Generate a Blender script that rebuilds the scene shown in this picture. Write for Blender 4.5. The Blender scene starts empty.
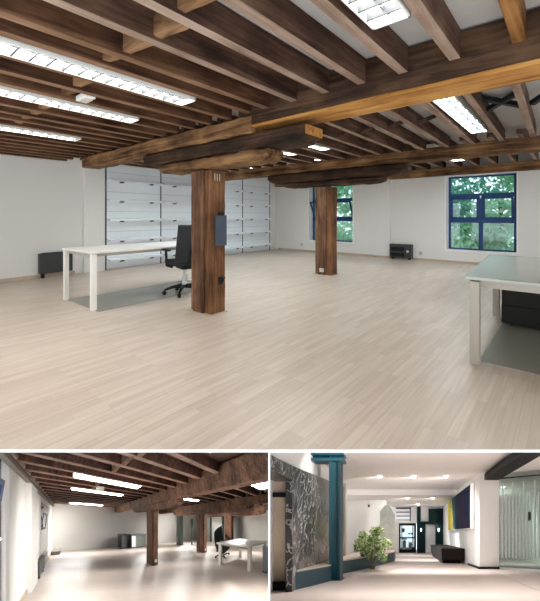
import bpy, bmesh, math, random
from mathutils import Vector, Matrix
random.seed(7)
SC = bpy.context.scene
COL = SC.collection
PI = math.pi

# ------------------------------------------------------------------ camera, sky, exposure
YAW = math.radians(40.2)
CY, SY = math.cos(YAW), math.sin(YAW)
cam = bpy.data.cameras.new('camera'); cam_o = bpy.data.objects.new('camera', cam); COL.objects.link(cam_o)
cam.sensor_fit = 'HORIZONTAL'; cam.sensor_width = 36; cam.lens = 36 * 355 / 540
cam.shift_y = -84.5 / 540; cam.clip_start = 0.05; cam.clip_end = 300
cam_o.location = (0, 0, 1.25); cam_o.rotation_euler = (PI / 2, 0, YAW)
SC.camera = cam_o
world = bpy.data.worlds.new('overcast_sky'); SC.world = world; world.use_nodes = True
bg = world.node_tree.nodes['Background']
bg.inputs[0].default_value = (0.90, 0.95, 1.0, 1); bg.inputs[1].default_value = 1.55
SC.view_settings.view_transform = 'Standard'; SC.view_settings.look = 'None'
SC.view_settings.gamma = 1; SC.view_settings.use_curve_mapping = False
SC.view_settings.exposure = 0.5
SC.cycles.use_denoising = True
SC.cycles.max_bounces = 10; SC.cycles.diffuse_bounces = 6; SC.cycles.transparent_max_bounces = 16
LAMP_OFFICE = 15.5        # emission of the office tubes
LAMP_LOFT = 12.5         # emission of the tubes in the second hall
SPOT_LOBBY = 240.0       # watts of each lobby downlight

# ------------------------------------------------------------------ materials
def new_mat(name):
    m = bpy.data.materials.new(name); m.use_nodes = True
    nt = m.node_tree; return m, nt, nt.nodes['Principled BSDF']
def setp(b, **k):
    for n, v in k.items(): b.inputs[n.replace('_', ' ')].default_value = v
def plain(name, col, rough=0.5, metal=0.0, noise=0.06, scale=6.0, bump=0.0):
    m, nt, b = new_mat(name)
    tc = nt.nodes.new('ShaderNodeTexCoord'); nz = nt.nodes.new('ShaderNodeTexNoise')
    nz.inputs['Scale'].default_value = scale; nz.inputs['Detail'].default_value = 4
    nt.links.new(tc.outputs['Object'], nz.inputs['Vector'])
    cr = nt.nodes.new('ShaderNodeValToRGB')
    cr.color_ramp.elements[0].color = tuple(c * (1 - noise) for c in col) + (1,)
    cr.color_ramp.elements[1].color = tuple(min(1, c * (1 + noise)) for c in col) + (1,)
    nt.links.new(nz.outputs['Fac'], cr.inputs[0]); nt.links.new(cr.outputs[0], b.inputs['Base Color'])
    setp(b, Roughness=rough, Metallic=metal)
    if max(col) < 0.03: b.inputs['Specular IOR Level'].default_value = 0.2
    if bump:
        bp = nt.nodes.new('ShaderNodeBump'); bp.inputs['Strength'].default_value = bump; bp.inputs['Distance'].default_value = 0.01
        nt.links.new(nz.outputs['Fac'], bp.inputs['Height']); nt.links.new(bp.outputs[0], b.inputs['Normal'])
    return m
def wood(name, dark, mid, light, axis='Y', rough=0.75, scale=1.0):
    """old sawn timber: streaks along one axis, knots, checks"""
    m, nt, b = new_mat(name)
    tc = nt.nodes.new('ShaderNodeTexCoord'); mp = nt.nodes.new('ShaderNodeMapping')
    s = [14 * scale] * 3; s['XYZ'.index(axis)] = 0.9 * scale
    mp.inputs['Scale'].default_value = s
    oi = nt.nodes.new('ShaderNodeObjectInfo'); vm = nt.nodes.new('ShaderNodeVectorMath'); vm.operation = 'SCALE'
    cb = nt.nodes.new('ShaderNodeCombineXYZ')
    nt.links.new(oi.outputs['Random'], cb.inputs[0]); nt.links.new(oi.outputs['Random'], cb.inputs[1])
    nt.links.new(cb.outputs[0], vm.inputs[0]); vm.inputs['Scale'].default_value = 37
    ad = nt.nodes.new('ShaderNodeVectorMath'); ad.operation = 'ADD'
    nt.links.new(tc.outputs['Object'], ad.inputs[0]); nt.links.new(vm.outputs[0], ad.inputs[1])
    nt.links.new(ad.outputs[0], mp.inputs[0])
    n1 = nt.nodes.new('ShaderNodeTexNoise'); n1.inputs['Scale'].default_value = 1.0; n1.inputs['Detail'].default_value = 8; n1.inputs['Roughness'].default_value = 0.7
    n1.inputs['Distortion'].default_value = 0.6
    nt.links.new(mp.outputs[0], n1.inputs['Vector'])
    n2 = nt.nodes.new('ShaderNodeTexNoise'); n2.inputs['Scale'].default_value = 2.2; n2.inputs['Detail'].default_value = 3
    nt.links.new(ad.outputs[0], n2.inputs['Vector'])
    mx = nt.nodes.new('ShaderNodeMath'); mx.operation = 'MULTIPLY_ADD'; mx.inputs[1].default_value = 0.6
    nt.links.new(n2.outputs['Fac'], mx.inputs[0])
    sub = nt.nodes.new('ShaderNodeMath'); sub.operation = 'SUBTRACT'; sub.inputs[1].default_value = 0.3
    nt.links.new(n1.outputs['Fac'], sub.inputs[0]); nt.links.new(sub.outputs[0], mx.inputs[2])
    cr = nt.nodes.new('ShaderNodeValToRGB'); e = cr.color_ramp.elements
    e[0].position = 0.33; e[0].color = dark + (1,); e[1].position = 0.67; e[1].color = light + (1,)
    k = e.new(0.5); k.color = mid + (1,)
    nt.links.new(mx.outputs[0], cr.inputs[0]); nt.links.new(cr.outputs[0], b.inputs['Base Color'])
    bp = nt.nodes.new('ShaderNodeBump'); bp.inputs['Strength'].default_value = 0.5; bp.inputs['Distance'].default_value = 0.012
    nt.links.new(n1.outputs['Fac'], bp.inputs['Height']); nt.links.new(bp.outputs[0], b.inputs['Normal'])
    setp(b, Roughness=rough); b.inputs['Specular IOR Level'].default_value = 0.25
    return m
def laminate(name, c1, c2, c3, rot, wide=0.9, row=0.075, rough=0.34):
    m, nt, b = new_mat(name)
    tc = nt.nodes.new('ShaderNodeTexCoord'); mp = nt.nodes.new('ShaderNodeMapping')
    mp.inputs['Rotation'].default_value = (0, 0, rot)
    nt.links.new(tc.outputs['Object'], mp.inputs[0])
    br = nt.nodes.new('ShaderNodeTexBrick'); br.inputs['Scale'].default_value = 1
    br.inputs['Brick Width'].default_value = wide; br.inputs['Row Height'].default_value = row
    br.inputs['Mortar Size'].default_value = 0.0012; br.offset = 0.37; br.offset_frequency = 3
    br.inputs['Color1'].default_value = c1 + (1,); br.inputs['Color2'].default_value = c2 + (1,); br.inputs['Mortar'].default_value = c3 + (1,)
    nt.links.new(mp.outputs[0], br.inputs['Vector'])
    st = nt.nodes.new('ShaderNodeMapping'); st.inputs['Scale'].default_value = (1.2, 26, 1)
    nt.links.new(mp.outputs[0], st.inputs[0])
    nz = nt.nodes.new('ShaderNodeTexNoise'); nz.inputs['Scale'].default_value = 1.6; nz.inputs['Detail'].default_value = 6
    nt.links.new(st.outputs[0], nz.inputs['Vector'])
    mr = nt.nodes.new('ShaderNodeMapRange'); mr.inputs['To Min'].default_value = 0.72; mr.inputs['To Max'].default_value = 1.2
    nt.links.new(nz.outputs['Fac'], mr.inputs[0])
    mu = nt.nodes.new('ShaderNodeVectorMath'); mu.operation = 'SCALE'
    nt.links.new(br.outputs['Color'], mu.inputs[0]); nt.links.new(mr.outputs[0], mu.inputs['Scale'])
    nt.links.new(mu.outputs[0], b.inputs['Base Color'])
    setp(b, Roughness=rough); b.inputs['Specular IOR Level'].default_value = 0.4
    return m
def emit(name, col, strength):
    m, nt, b = new_mat(name)
    setp(b, Base_Color=col + (1,), Emission_Color=col + (1,), Emission_Strength=strength, Roughness=0.4)
    return m
def glass(name, tint=(0.9, 0.97, 0.95), gloss=0.12, rough=0.02):
    m, nt, b = new_mat(name); nt.nodes.remove(b)
    out = nt.nodes['Material Output']
    t = nt.nodes.new('ShaderNodeBsdfTransparent'); t.inputs[0].default_value = tint + (1,)
    g = nt.nodes.new('ShaderNodeBsdfGlossy'); g.inputs['Roughness'].default_value = rough
    fr = nt.nodes.new('ShaderNodeFresnel'); fr.inputs[0].default_value = 1.4
    mxv = nt.nodes.new('ShaderNodeMath'); mxv.operation = 'MULTIPLY_ADD'; mxv.inputs[1].default_value = 1; mxv.inputs[2].default_value = gloss * 0.3
    nt.links.new(fr.outputs[0], mxv.inputs[0])
    mx = nt.nodes.new('ShaderNodeMixShader')
    nt.links.new(mxv.outputs[0], mx.inputs[0]); nt.links.new(t.outputs[0], mx.inputs[1]); nt.links.new(g.outputs[0], mx.inputs[2])
    nt.links.new(mx.outputs[0], out.inputs[0])
    return m
def leafy(name, c1, c2):
    m, nt, b = new_mat(name)
    tc = nt.nodes.new('ShaderNodeTexCoord'); nz = nt.nodes.new('ShaderNodeTexNoise'); nz.inputs['Scale'].default_value = 2.3; nz.inputs['Detail'].default_value = 5
    nt.links.new(tc.outputs['Object'], nz.inputs['Vector'])
    cr = nt.nodes.new('ShaderNodeValToRGB'); cr.color_ramp.elements[0].color = c1 + (1,); cr.color_ramp.elements[1].color = c2 + (1,)
    cr.color_ramp.elements[0].position = 0.35; cr.color_ramp.elements[1].position = 0.65
    nt.links.new(nz.outputs['Fac'], cr.inputs[0]); nt.links.new(cr.outputs[0], b.inputs['Base Color'])
    setp(b, Roughness=0.55)
    tr = nt.nodes.new('ShaderNodeBsdfTranslucent'); mx = nt.nodes.new('ShaderNodeMixShader'); mx.inputs[0].default_value = 0.45
    nt.links.new(cr.outputs[0], tr.inputs[0]); nt.links.new(b.outputs[0], mx.inputs[1]); nt.links.new(tr.outputs[0], mx.inputs[2])
    nt.links.new(mx.outputs[0], nt.nodes['Material Output'].inputs[0])
    return m
def marble(name):
    m, nt, b = new_mat(name)
    tc = nt.nodes.new('ShaderNodeTexCoord')
    n0 = nt.nodes.new('ShaderNodeTexNoise'); n0.inputs['Scale'].default_value = 2.2; n0.inputs['Detail'].default_value = 7
    nt.links.new(tc.outputs['Object'], n0.inputs['Vector'])
    ad = nt.nodes.new('ShaderNodeVectorMath'); ad.operation = 'MULTIPLY_ADD'; ad.inputs[1].default_value = (1.0, 1.0, 1.0)
    nt.links.new(n0.outputs['Color'], ad.inputs[0]); nt.links.new(tc.outputs['Object'], ad.inputs[2])
    vo = nt.nodes.new('ShaderNodeTexVoronoi'); vo.feature = 'DISTANCE_TO_EDGE'; vo.inputs['Scale'].default_value = 2.6
    nt.links.new(ad.outputs[0], vo.inputs['Vector'])
    c1 = nt.nodes.new('ShaderNodeValToRGB'); e = c1.color_ramp.elements
    e[0].position = 0.0; e[0].color = (0.34, 0.34, 0.33, 1); e[1].position = 0.055; e[1].color = (0, 0, 0, 1)
    nt.links.new(vo.outputs['Distance'], c1.inputs[0])
    c2 = nt.nodes.new('ShaderNodeValToRGB'); e = c2.color_ramp.elements
    e[0].position = 0.3; e[0].color = (0.007, 0.008, 0.010, 1); e[1].position = 0.8; e[1].color = (0.06, 0.062, 0.062, 1)
    nt.links.new(n0.outputs['Fac'], c2.inputs[0])
    mx = nt.nodes.new('ShaderNodeVectorMath'); mx.operation = 'ADD'
    nt.links.new(c1.outputs[0], mx.inputs[0]); nt.links.new(c2.outputs[0], mx.inputs[1])
    nt.links.new(mx.outputs[0], b.inputs['Base Color'])
    setp(b, Roughness=0.25)
    return m
def canvas(name):
    """generic abstract: yellow and green cloud at one side, deep blue and violet at the other"""
    m, nt, b = new_mat(name)
    tc = nt.nodes.new('ShaderNodeTexCoord')
    nz = nt.nodes.new('ShaderNodeTexNoise'); nz.inputs['Scale'].default_value = 0.5; nz.inputs['Detail'].default_value = 6; nz.inputs['Distortion'].default_value = 1.2
    nt.links.new(tc.outputs['Object'], nz.inputs['Vector'])
    ge = nt.nodes.new('ShaderNodeTexCoord'); sx = nt.nodes.new('ShaderNodeSeparateXYZ'); nt.links.new(ge.outputs['Generated'], sx.inputs[0])
    ma = nt.nodes.new('ShaderNodeMath'); ma.operation = 'MULTIPLY_ADD'; ma.inputs[1].default_value = 0.75
    nt.links.new(nz.outputs['Fac'], ma.inputs[0])
    mb_ = nt.nodes.new('ShaderNodeMath'); mb_.operation = 'MULTIPLY_ADD'; mb_.inputs[1].default_value = 0.75; mb_.inputs[2].default_value = -0.17
    nt.links.new(sx.outputs[1], mb_.inputs[0]); nt.links.new(mb_.outputs[0], ma.inputs[2])
    cr = nt.nodes.new('ShaderNodeValToRGB'); e = cr.color_ramp.elements
    e[0].position = 0.2; e[0].color = (0.004, 0.006, 0.03, 1); e[1].position = 0.95; e[1].color = (0.55, 0.5, 0.05, 1)
    for p_, c_ in ((0.38, (0.004, 0.008, 0.045)), (0.47, (0.03, 0.012, 0.05)), (0.55, (0.006, 0.016, 0.06)), (0.66, (0.015, 0.07, 0.10)), (0.75, (0.12, 0.20, 0.12)), (0.83, (0.6, 0.45, 0.05))):
        k = e.new(p_); k.color = c_ + (1,)
    nt.links.new(ma.outputs[0], cr.inputs[0]); nt.links.new(cr.outputs[0], b.inputs['Base Color'])
    setp(b, Roughness=0.8); b.inputs['Specular IOR Level'].default_value = 0.15
    return m

M = {}
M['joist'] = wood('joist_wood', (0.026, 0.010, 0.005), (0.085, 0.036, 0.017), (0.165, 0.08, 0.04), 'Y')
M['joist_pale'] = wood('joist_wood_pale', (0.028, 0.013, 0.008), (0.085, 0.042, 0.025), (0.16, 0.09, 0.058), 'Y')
M['joist_orange'] = wood('joist_wood_orange', (0.13, 0.05, 0.012), (0.27, 0.12, 0.035), (0.40, 0.20, 0.07), 'Y')
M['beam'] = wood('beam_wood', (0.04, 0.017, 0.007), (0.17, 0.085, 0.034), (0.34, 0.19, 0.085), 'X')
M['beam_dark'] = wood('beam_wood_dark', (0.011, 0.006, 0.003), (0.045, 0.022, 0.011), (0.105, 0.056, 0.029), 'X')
M['orange'] = wood('fresh_timber', (0.20, 0.075, 0.014), (0.42, 0.19, 0.045), (0.56, 0.30, 0.09), 'X')
M['block'] = wood('block_wood', (0.11, 0.05, 0.02), (0.24, 0.13, 0.06), (0.36, 0.21, 0.11), 'X')
M['post'] = wood('post_wood', (0.05, 0.024, 0.013), (0.14, 0.07, 0.036), (0.27, 0.155, 0.09), 'Z')
M['post_warm'] = wood('post_wood_warm', (0.06, 0.025, 0.010), (0.165, 0.073, 0.030), (0.28, 0.14, 0.065), 'Z')
M['loft_joist'] = wood('loft_joist_wood', (0.025, 0.010, 0.007), (0.07, 0.028, 0.018), (0.135, 0.062, 0.042), 'X')
M['loft_beam'] = wood('loft_beam_wood', (0.04, 0.017, 0.010), (0.125, 0.06, 0.033), (0.24, 0.13, 0.078), 'Y')
M['loft_post'] = wood('loft_post_wood', (0.045, 0.018, 0.010), (0.13, 0.058, 0.030), (0.24, 0.12, 0.066), 'Z')
M['wall'] = plain('wall_paint', (0.77, 0.76, 0.725), 0.8, noise=0.03, scale=1.5)
M['ceil'] = plain('ceiling_boards', (0.50, 0.46, 0.42), 0.85, noise=0.12, scale=3)
M['floor'] = laminate('office_laminate', (0.62, 0.535, 0.45), (0.53, 0.445, 0.362), (0.47, 0.39, 0.315), -PI / 2, 0.55, 0.06)
M['reveal'] = plain('window_reveal', (0.88, 0.88, 0.88), 0.7, noise=0.02)
M['base'] = plain('tan_baseboard', (0.50, 0.40, 0.29), 0.5)
M['white'] = plain('white_lacquer', (0.82, 0.81, 0.76), 0.35, noise=0.02)
M['edge'] = plain('white_edge_paint', (0.95, 0.95, 0.95), 0.6, noise=0.01)
M['shelf'] = plain('shelf_white_metal', (0.84, 0.89, 0.92), 0.35, noise=0.03)
M['shelfback'] = plain('shelf_back_panel', (0.80, 0.86, 0.90), 0.3, noise=0.03)
M['seam'] = plain('panel_seam', (0.55, 0.60, 0.64), 0.5)
M['upright'] = plain('grey_upright', (0.20, 0.23, 0.26), 0.4, 0.4)
M['bracket'] = plain('dark_bracket', (0.05, 0.055, 0.06), 0.5)
M['blue'] = plain('blue_window_paint', (0.003, 0.045, 0.16), 0.55, noise=0.1)
M['glass'] = glass('window_glass', (0.86, 0.95, 0.97))
M['black'] = plain('black_plastic', (0.014, 0.015, 0.017), 0.45)
M['mesh'] = plain('black_upholstery', (0.025, 0.027, 0.03), 0.8, noise=0.2, scale=60)
M['heater'] = plain('dark_heater', (0.03, 0.032, 0.034), 0.4)
M['grill'] = plain('grill_black', (0.008, 0.008, 0.009), 0.5)
M['greydesk'] = plain('grey_desk_top', (0.40, 0.41, 0.37), 0.22, noise=0.06, scale=2)
M['deskleg'] = plain('desk_leg_taupe', (0.42, 0.38, 0.32), 0.4)
M['pedestal'] = plain('dark_pedestal', (0.014, 0.014, 0.012), 0.5)
M['board'] = plain('slate_board', (0.05, 0.07, 0.10), 0.45, noise=0.15)
M['socket'] = plain('socket_plastic', (0.62, 0.60, 0.55), 0.4)
M['chalk'] = plain('pale_mark', (0.7, 0.62, 0.5), 0.9)
M['steel'] = plain('galvanised', (0.62, 0.64, 0.66), 0.35, 0.3)
M['tube'] = emit('tube_light', (1.0, 0.98, 0.95), LAMP_OFFICE)
M['tube_loft'] = emit('tube_light_loft', (1.0, 0.98, 0.95), LAMP_LOFT)
M['tube_added'] = emit('tube_light_added', (1.0, 0.98, 0.95), LAMP_LOFT * 1.9)  # stronger emission for the strips added at the hall's back
M['tube_mid'] = emit('tube_light_mid', (1.0, 0.98, 0.95), LAMP_LOFT * 2)
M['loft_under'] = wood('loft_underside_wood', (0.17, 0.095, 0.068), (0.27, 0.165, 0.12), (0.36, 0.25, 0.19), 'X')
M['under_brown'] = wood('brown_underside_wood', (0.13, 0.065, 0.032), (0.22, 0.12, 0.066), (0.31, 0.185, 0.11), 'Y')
M['under'] = wood('pale_underside_wood', (0.20, 0.125, 0.085), (0.30, 0.205, 0.15), (0.40, 0.29, 0.22), 'Y')
M['tube_cool'] = emit('tube_light_cool', (0.90, 0.96, 1.0), LAMP_OFFICE * 1.35)
M['louvre'] = plain('louvre_grey', (0.045, 0.05, 0.055), 0.5)
M['leaf_a'] = leafy('leaf_bright', (0.16, 0.42, 0.24), (0.50, 0.80, 0.55))
M['leaf_b'] = leafy('leaf_deep', (0.08, 0.32, 0.25), (0.32, 0.64, 0.50))
M['leaf_c'] = leafy('leaf_lime', (0.25, 0.50, 0.30), (0.70, 0.88, 0.70))
M['bark'] = plain('bark', (0.08, 0.055, 0.04), 0.9, noise=0.4)
M['soil'] = plain('yard_ground', (0.12, 0.13, 0.08), 0.9, noise=0.4)
# second hall
M['loft_floor'] = laminate('loft_laminate', (0.60, 0.52, 0.465), (0.55, 0.475, 0.42), (0.48, 0.41, 0.36), -PI / 3, 1.4, 0.25)
M['loft_wall'] = plain('loft_wall_paint', (0.74, 0.75, 0.72), 0.8, noise=0.03, scale=0.5)
M['pipe'] = plain('wall_pipe', (0.22, 0.17, 0.14), 0.5)
M['green'] = plain('dark_green_paint', (0.03, 0.055, 0.04), 0.5)
M['glassbox'] = plain('grey_green_cabinet', (0.22, 0.26, 0.23), 0.25)
M['cab'] = plain('charcoal_cabinet', (0.05, 0.055, 0.06), 0.4)
M['screen'] = plain('grey_screen', (0.25, 0.28, 0.30), 0.6)
# lobby
M['lobby_floor'] = plain('lobby_stone', (0.51, 0.43, 0.395), 0.45, noise=0.07, scale=0.6)
M['lobby_wall'] = plain('lobby_white', (0.80, 0.80, 0.78), 0.7, noise=0.015)
M['lobby_ceil'] = plain('lobby_ceiling_paint', (0.88, 0.86, 0.84), 0.8, noise=0.015)
M['marble'] = marble('dark_veined_marble')
M['teal'] = plain('teal_steel', (0.009, 0.075, 0.105), 0.4, noise=0.12, scale=1)
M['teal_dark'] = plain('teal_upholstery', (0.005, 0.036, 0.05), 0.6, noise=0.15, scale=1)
M['benchtop'] = plain('bench_top_stone', (0.55, 0.44, 0.37), 0.4)
M['brushed'] = plain('brushed_door', (0.50, 0.45, 0.34), 0.35, 0.5, noise=0.12, scale=1)
M['darkframe'] = plain('black_frame', (0.006, 0.0065, 0.007), 0.6)
M['darkteal'] = plain('black_teal_panel', (0.006, 0.022, 0.026), 0.3)
M['canvas'] = canvas('abstract_canvas')
M['brown'] = plain('dark_brown_leather', (0.020, 0.012, 0.010), 0.65)
M['frost'] = plain('frosted_band', (0.62, 0.72, 0.70), 0.35, noise=0.05)
M['greenglass'] = glass('green_glass', (0.72, 0.85, 0.82), 0.5, 0.05)
M['texglass'] = plain('textured_glass', (0.50, 0.54, 0.49), 0.25, noise=0.3, scale=5)
M['down'] = emit('downlight_glow', (1.0, 0.96, 0.9), 4.0)
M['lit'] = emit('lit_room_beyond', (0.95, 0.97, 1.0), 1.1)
M['sconce'] = emit('sconce_glow', (0.7, 1.0, 0.9), 2.0)
M['pleaf'] = leafy('plant_leaf_dark', (0.06, 0.17, 0.05), (0.22, 0.36, 0.12))
M['pflower'] = leafy('plant_leaf_pale', (0.40, 0.46, 0.22), (0.70, 0.72, 0.48))
M['stem'] = plain('plant_stem', (0.10, 0.09, 0.04), 0.8)

# ------------------------------------------------------------------ mesh builder and frames
class Frame:
    """local (x, y, h) -> world, with optional cuts by (point, normal) keeping the negative side"""
    def __init__(s, mat3, org, cuts=()):
        s.m, s.o, s.cuts = mat3, Vector(org), cuts
    def pt(s, p): return s.m @ Vector(p) + s.o
OFFICE = Frame(Matrix.Identity(3), (0, 0, 0))
def cam2w(x, d, z): return Vector((x * CY - d * SY, x * SY + d * CY, z))      # right, ahead, up of the viewer -> world axes
RIGHT, AHEAD = cam2w(1, 0, 0), cam2w(0, 1, 0)
def basis(*cols): return Matrix([[c[i] for c in cols] for i in range(3)])

class MB:
    def __init__(s): s.v = []; s.f = []
    def add(s, vs, fs):
        n = len(s.v); s.v += [Vector(p) for p in vs]; s.f += [tuple(i + n for i in f) for f in fs]; return s
    def hexa(s, p):       # 4 bottom then 4 top, both counter-clockwise
        return s.add(p, [(3, 2, 1, 0), (4, 5, 6, 7), (0, 1, 5, 4), (1, 2, 6, 5), (2, 3, 7, 6), (3, 0, 4, 7)])
    def box(s, x0, x1, y0, y1, z0, z1):
        return s.hexa([(x0, y0, z0), (x1, y0, z0), (x1, y1, z0), (x0, y1, z0), (x0, y0, z1), (x1, y0, z1), (x1, y1, z1), (x0, y1, z1)])
    def prism(s, poly, z0, z1):
        n = len(poly); vs = [(x, y, z0) for x, y in poly] + [(x, y, z1) for x, y in poly]
        return s.add(vs, [tuple(range(n - 1, -1, -1)), tuple(range(n, 2 * n))] + [(i, (i + 1) % n, n + (i + 1) % n, n + i) for i in range(n)])
    def loft(s, rings, cap=True):
        n = len(rings[0]); k = len(s.v)
        s.v += [Vector(p) for r in rings for p in r]
        for a in range(len(rings) - 1):
            for i in range(n):
                j = (i + 1) % n
                s.f.append((k + a * n + i, k + a * n + j, k + (a + 1) * n + j, k + (a + 1) * n + i))
        if cap:
            s.f.append(tuple(k + i for i in range(n - 1, -1, -1)))
            s.f.append(tuple(k + (len(rings) - 1) * n + i for i in range(n)))
        return s
    def tube(s, pts, rad, n=10):
        pts = [Vector(p) for p in pts]; rings = []
        for i, p in enumerate(pts):
            d = (pts[min(i + 1, len(pts) - 1)] - pts[max(i - 1, 0)]).normalized()
            u = d.cross(Vector((0, 0, 1)))
            if u.length < 1e-3: u = Vector((1, 0, 0))
            u.normalize(); w = d.cross(u); r = rad[i] if isinstance(rad, (list, tuple)) else rad
            rings.append([p + u * r * math.cos(2 * PI * k / n) + w * r * math.sin(2 * PI * k / n) for k in range(n)])
        return s.loft(rings)
    def timber(s, p0, p1, w, h, jit=0.004, seg=14, ch=0.008, taper=None):
        """hewn baulk from p0 to p1 (middle of its section), chamfered arrises, slightly wavy faces"""
        p0, p1 = Vector(p0), Vector(p1); d = (p1 - p0).normalized()
        u = d.cross(Vector((0, 0, 1)))
        if u.length < 1e-3: u = Vector((1, 0, 0))
        u.normalize(); t = u.cross(d); rings = []
        for i in range(seg + 1):
            k = i / seg; c = p0.lerp(p1, k)
            ww, hh, dz = (w, h, 0) if taper is None else taper(k)
            a, b_ = ww / 2, hh / 2
            prof = [(-a + ch, -b_), (a - ch, -b_), (a, -b_ + ch), (a, b_ - ch), (a - ch, b_), (-a + ch, b_), (-a, b_ - ch), (-a, -b_ + ch)]
            rings.append([c + u * (x + random.uniform(-jit, jit)) + t * (y + dz + random.uniform(-jit, jit)) for x, y in prof])
        return s.loft(rings)
    def sphere(s, c, r, n=10, m=7, sq=(1, 1, 1)):
        rings = []
        for i in range(1, m):
            a = PI * i / m
            rings.append([(c[0] + r * sq[0] * math.sin(a) * math.cos(2 * PI * k / n), c[1] + r * sq[1] * math.sin(a) * math.sin(2 * PI * k / n), c[2] - r * sq[2] * math.cos(a)) for k in range(n)])
        return s.loft(rings)

def mesh_of(name, mb, mat, frame, base, bevel):
    bm = bmesh.new()
    vs = [bm.verts.new(frame.pt(p)) for p in mb.v]
    for f in mb.f:
        try: bm.faces.new([vs[i] for i in f])
        except ValueError: pass
    for co, no in frame.cuts:
        g = bm.verts[:] + bm.edges[:] + bm.faces[:]
        r = bmesh.ops.bisect_plane(bm, geom=g, plane_co=co, plane_no=no, clear_outer=True)
        ed = [e for e in r['geom_cut'] if isinstance(e, bmesh.types.BMEdge)]
        if ed: bmesh.ops.contextual_create(bm, geom=ed) if False else bmesh.ops.holes_fill(bm, edges=ed)
    for v in bm.verts: v.co -= base
    bmesh.ops.recalc_face_normals(bm, faces=bm.faces[:])
    me = bpy.data.meshes.new(name); bm.to_mesh(me); bm.free()
    me.materials.append(mat)
    return me
def link(name, mb, mat, frame=OFFICE, base=Vector((0, 0, 0)), parent=None, bevel=0.0, smooth=False):
    me = mesh_of(name, mb, mat, frame, base, bevel)
    o = bpy.data.objects.new(name, me); COL.objects.link(o)
    if parent: o.parent = parent
    else: o.location = base
    if bevel:
        b = o.modifiers.new('bevel', 'BEVEL'); b.width = bevel; b.segments = 2; b.limit_method = 'ANGLE'
    if smooth:
        for p in me.polygons: p.use_smooth = True
    return o
def tag(o, label, cat, group=None):
    o['label'] = label; o['category'] = cat
    if group: o['group'] = group
    return o
def thing(name, label, cat, loc, frame=OFFICE, group=None, rz=0.0, sc=1.0):
    o = bpy.data.objects.new(name, None); COL.objects.link(o); o.empty_display_size = 0.1
    o.location = frame.pt(loc); o.rotation_euler = (0, 0, rz); o.scale = (sc, sc, sc)
    return tag(o, label, cat, group)
def root_of(o):
    while o.parent: o = o.parent
    return o
def part(name, mb, mat, parent, frame=OFFICE, bevel=0.0, local=False, label=None, smooth=False):
    base = Vector((0, 0, 0)) if local else Vector(root_of(parent).location)
    o = link(name, mb, mat, frame, base, parent, bevel, smooth)
    if label: o['label'] = label
    return o
def one(name, mb, mat, label, cat, frame=OFFICE, group=None, bevel=0.0, smooth=False):
    c = [frame.pt(p) for p in mb.v]
    base = Vector((sum(p.x for p in c) / len(c), sum(p.y for p in c) / len(c), min(p.z for p in c)))
    return tag(link(name, mb, mat, frame, base, None, bevel, smooth), label, cat, group)
def struct(name, mb, mat, frame=OFFICE, bevel=0.0, parent=None):
    o = link(name, mb, mat, frame, Vector((0, 0, 0)), parent, bevel)
    if not parent: o['kind'] = 'structure'
    return o
ORD = ['first', 'second', 'third', 'fourth', 'fifth', 'sixth', 'seventh', 'eighth', 'ninth', 'tenth', 'eleventh', 'twelfth', 'thirteenth', 'fourteenth',
       'fifteenth', 'sixteenth', 'seventeenth', 'eighteenth', 'nineteenth', 'twentieth', 'twenty-first', 'twenty-second', 'twenty-third', 'twenty-fourth',
       'twenty-fifth', 'twenty-sixth', 'twenty-seventh', 'twenty-eighth', 'twenty-ninth', 'thirtieth']

# ================================================================== OFFICE: setting
FRONT = 1.905            # the floor is cut square to the view here, over the two lower halls
def P2(x, d):
    p = cam2w(x, d, 0); return (p.x, p.y)
ZC = 2.58
floor_poly = [P2(-2.2, FRONT), P2(2.2, FRONT), (4.5, 2.0), (4.5, 10.7), (-8.6, 10.7), (-8.6, -0.6), P2(-5.0, 2.6)]
struct('floor', MB().prism(floor_poly, -0.010, 0), M['floor'])
struct('trim_1', MB().hexa([tuple(cam2w(x, d, z)) for z in (-0.0105, -0.0005) for x, d in ((-2.2, FRONT - 0.012), (2.2, FRONT - 0.012), (2.2, FRONT - 0.001), (-2.2, FRONT - 0.001))]), M['edge'])
struct('wall_left', MB().prism([(-8.02, -1.0), (-8.52, 10.75), (-8.9, 10.75), (-8.5, -1.0)], 0, 2.9), M['wall'])
# window wall with two openings
def opening_wall():
    m = MB(); y0, y1 = 10.4, 10.72
    xs = [-8.5, -7.0, -5.31, -2.575, -0.975, 4.5]
    m.box(xs[0], xs[1], y0, y1, 0, 2.9); m.box(xs[2], xs[3], y0, y1, 0, 2.9); m.box(xs[4], xs[5], y0, y1, 0, 2.9)
    m.box(xs[1], xs[2], y0, y1, 0, 0.38); m.box(xs[1], xs[2], y0, y1, 2.32, 2.9)
    m.box(xs[3], xs[4], y0, y1, 0, 0.335); m.box(xs[3], xs[4], y0, y1, 2.32, 2.9)
    return m
struct('wall_window', opening_wall(), M['wall'])
struct('trim_2', MB().box(-4.57, -4.07, 10.31, 10.4, 0, 2.5), M['wall'])
struct('trim_3', MB().prism([(-8.25, 3.32), (-8.15, 3.32), (-8.17, 3.78), (-8.27, 3.78)], 0, 2.5), M['wall'])
struct('ceiling', MB().box(-8.6, 7.5, -7.5, 6.6, ZC, ZC + 0.1).box(-8.6, 4.5, 6.6, 10.7, 2.74, 2.84), M['ceil'])
struct('baseboard_left', MB().prism([(-8.055, 0.2), (-8.175, 3.14), (-8.19, 3.14), (-8.07, 0.2)], 0, 0.07), M['base'])
struct('baseboard_window', MB().box(-8.4, -4.57, 10.385, 10.4, 0, 0.06).box(-4.57, -4.07, 10.295, 10.31, 0, 0.06).box(-4.07, 4.5, 10.385, 10.4, 0, 0.06), M['base'])

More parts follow.
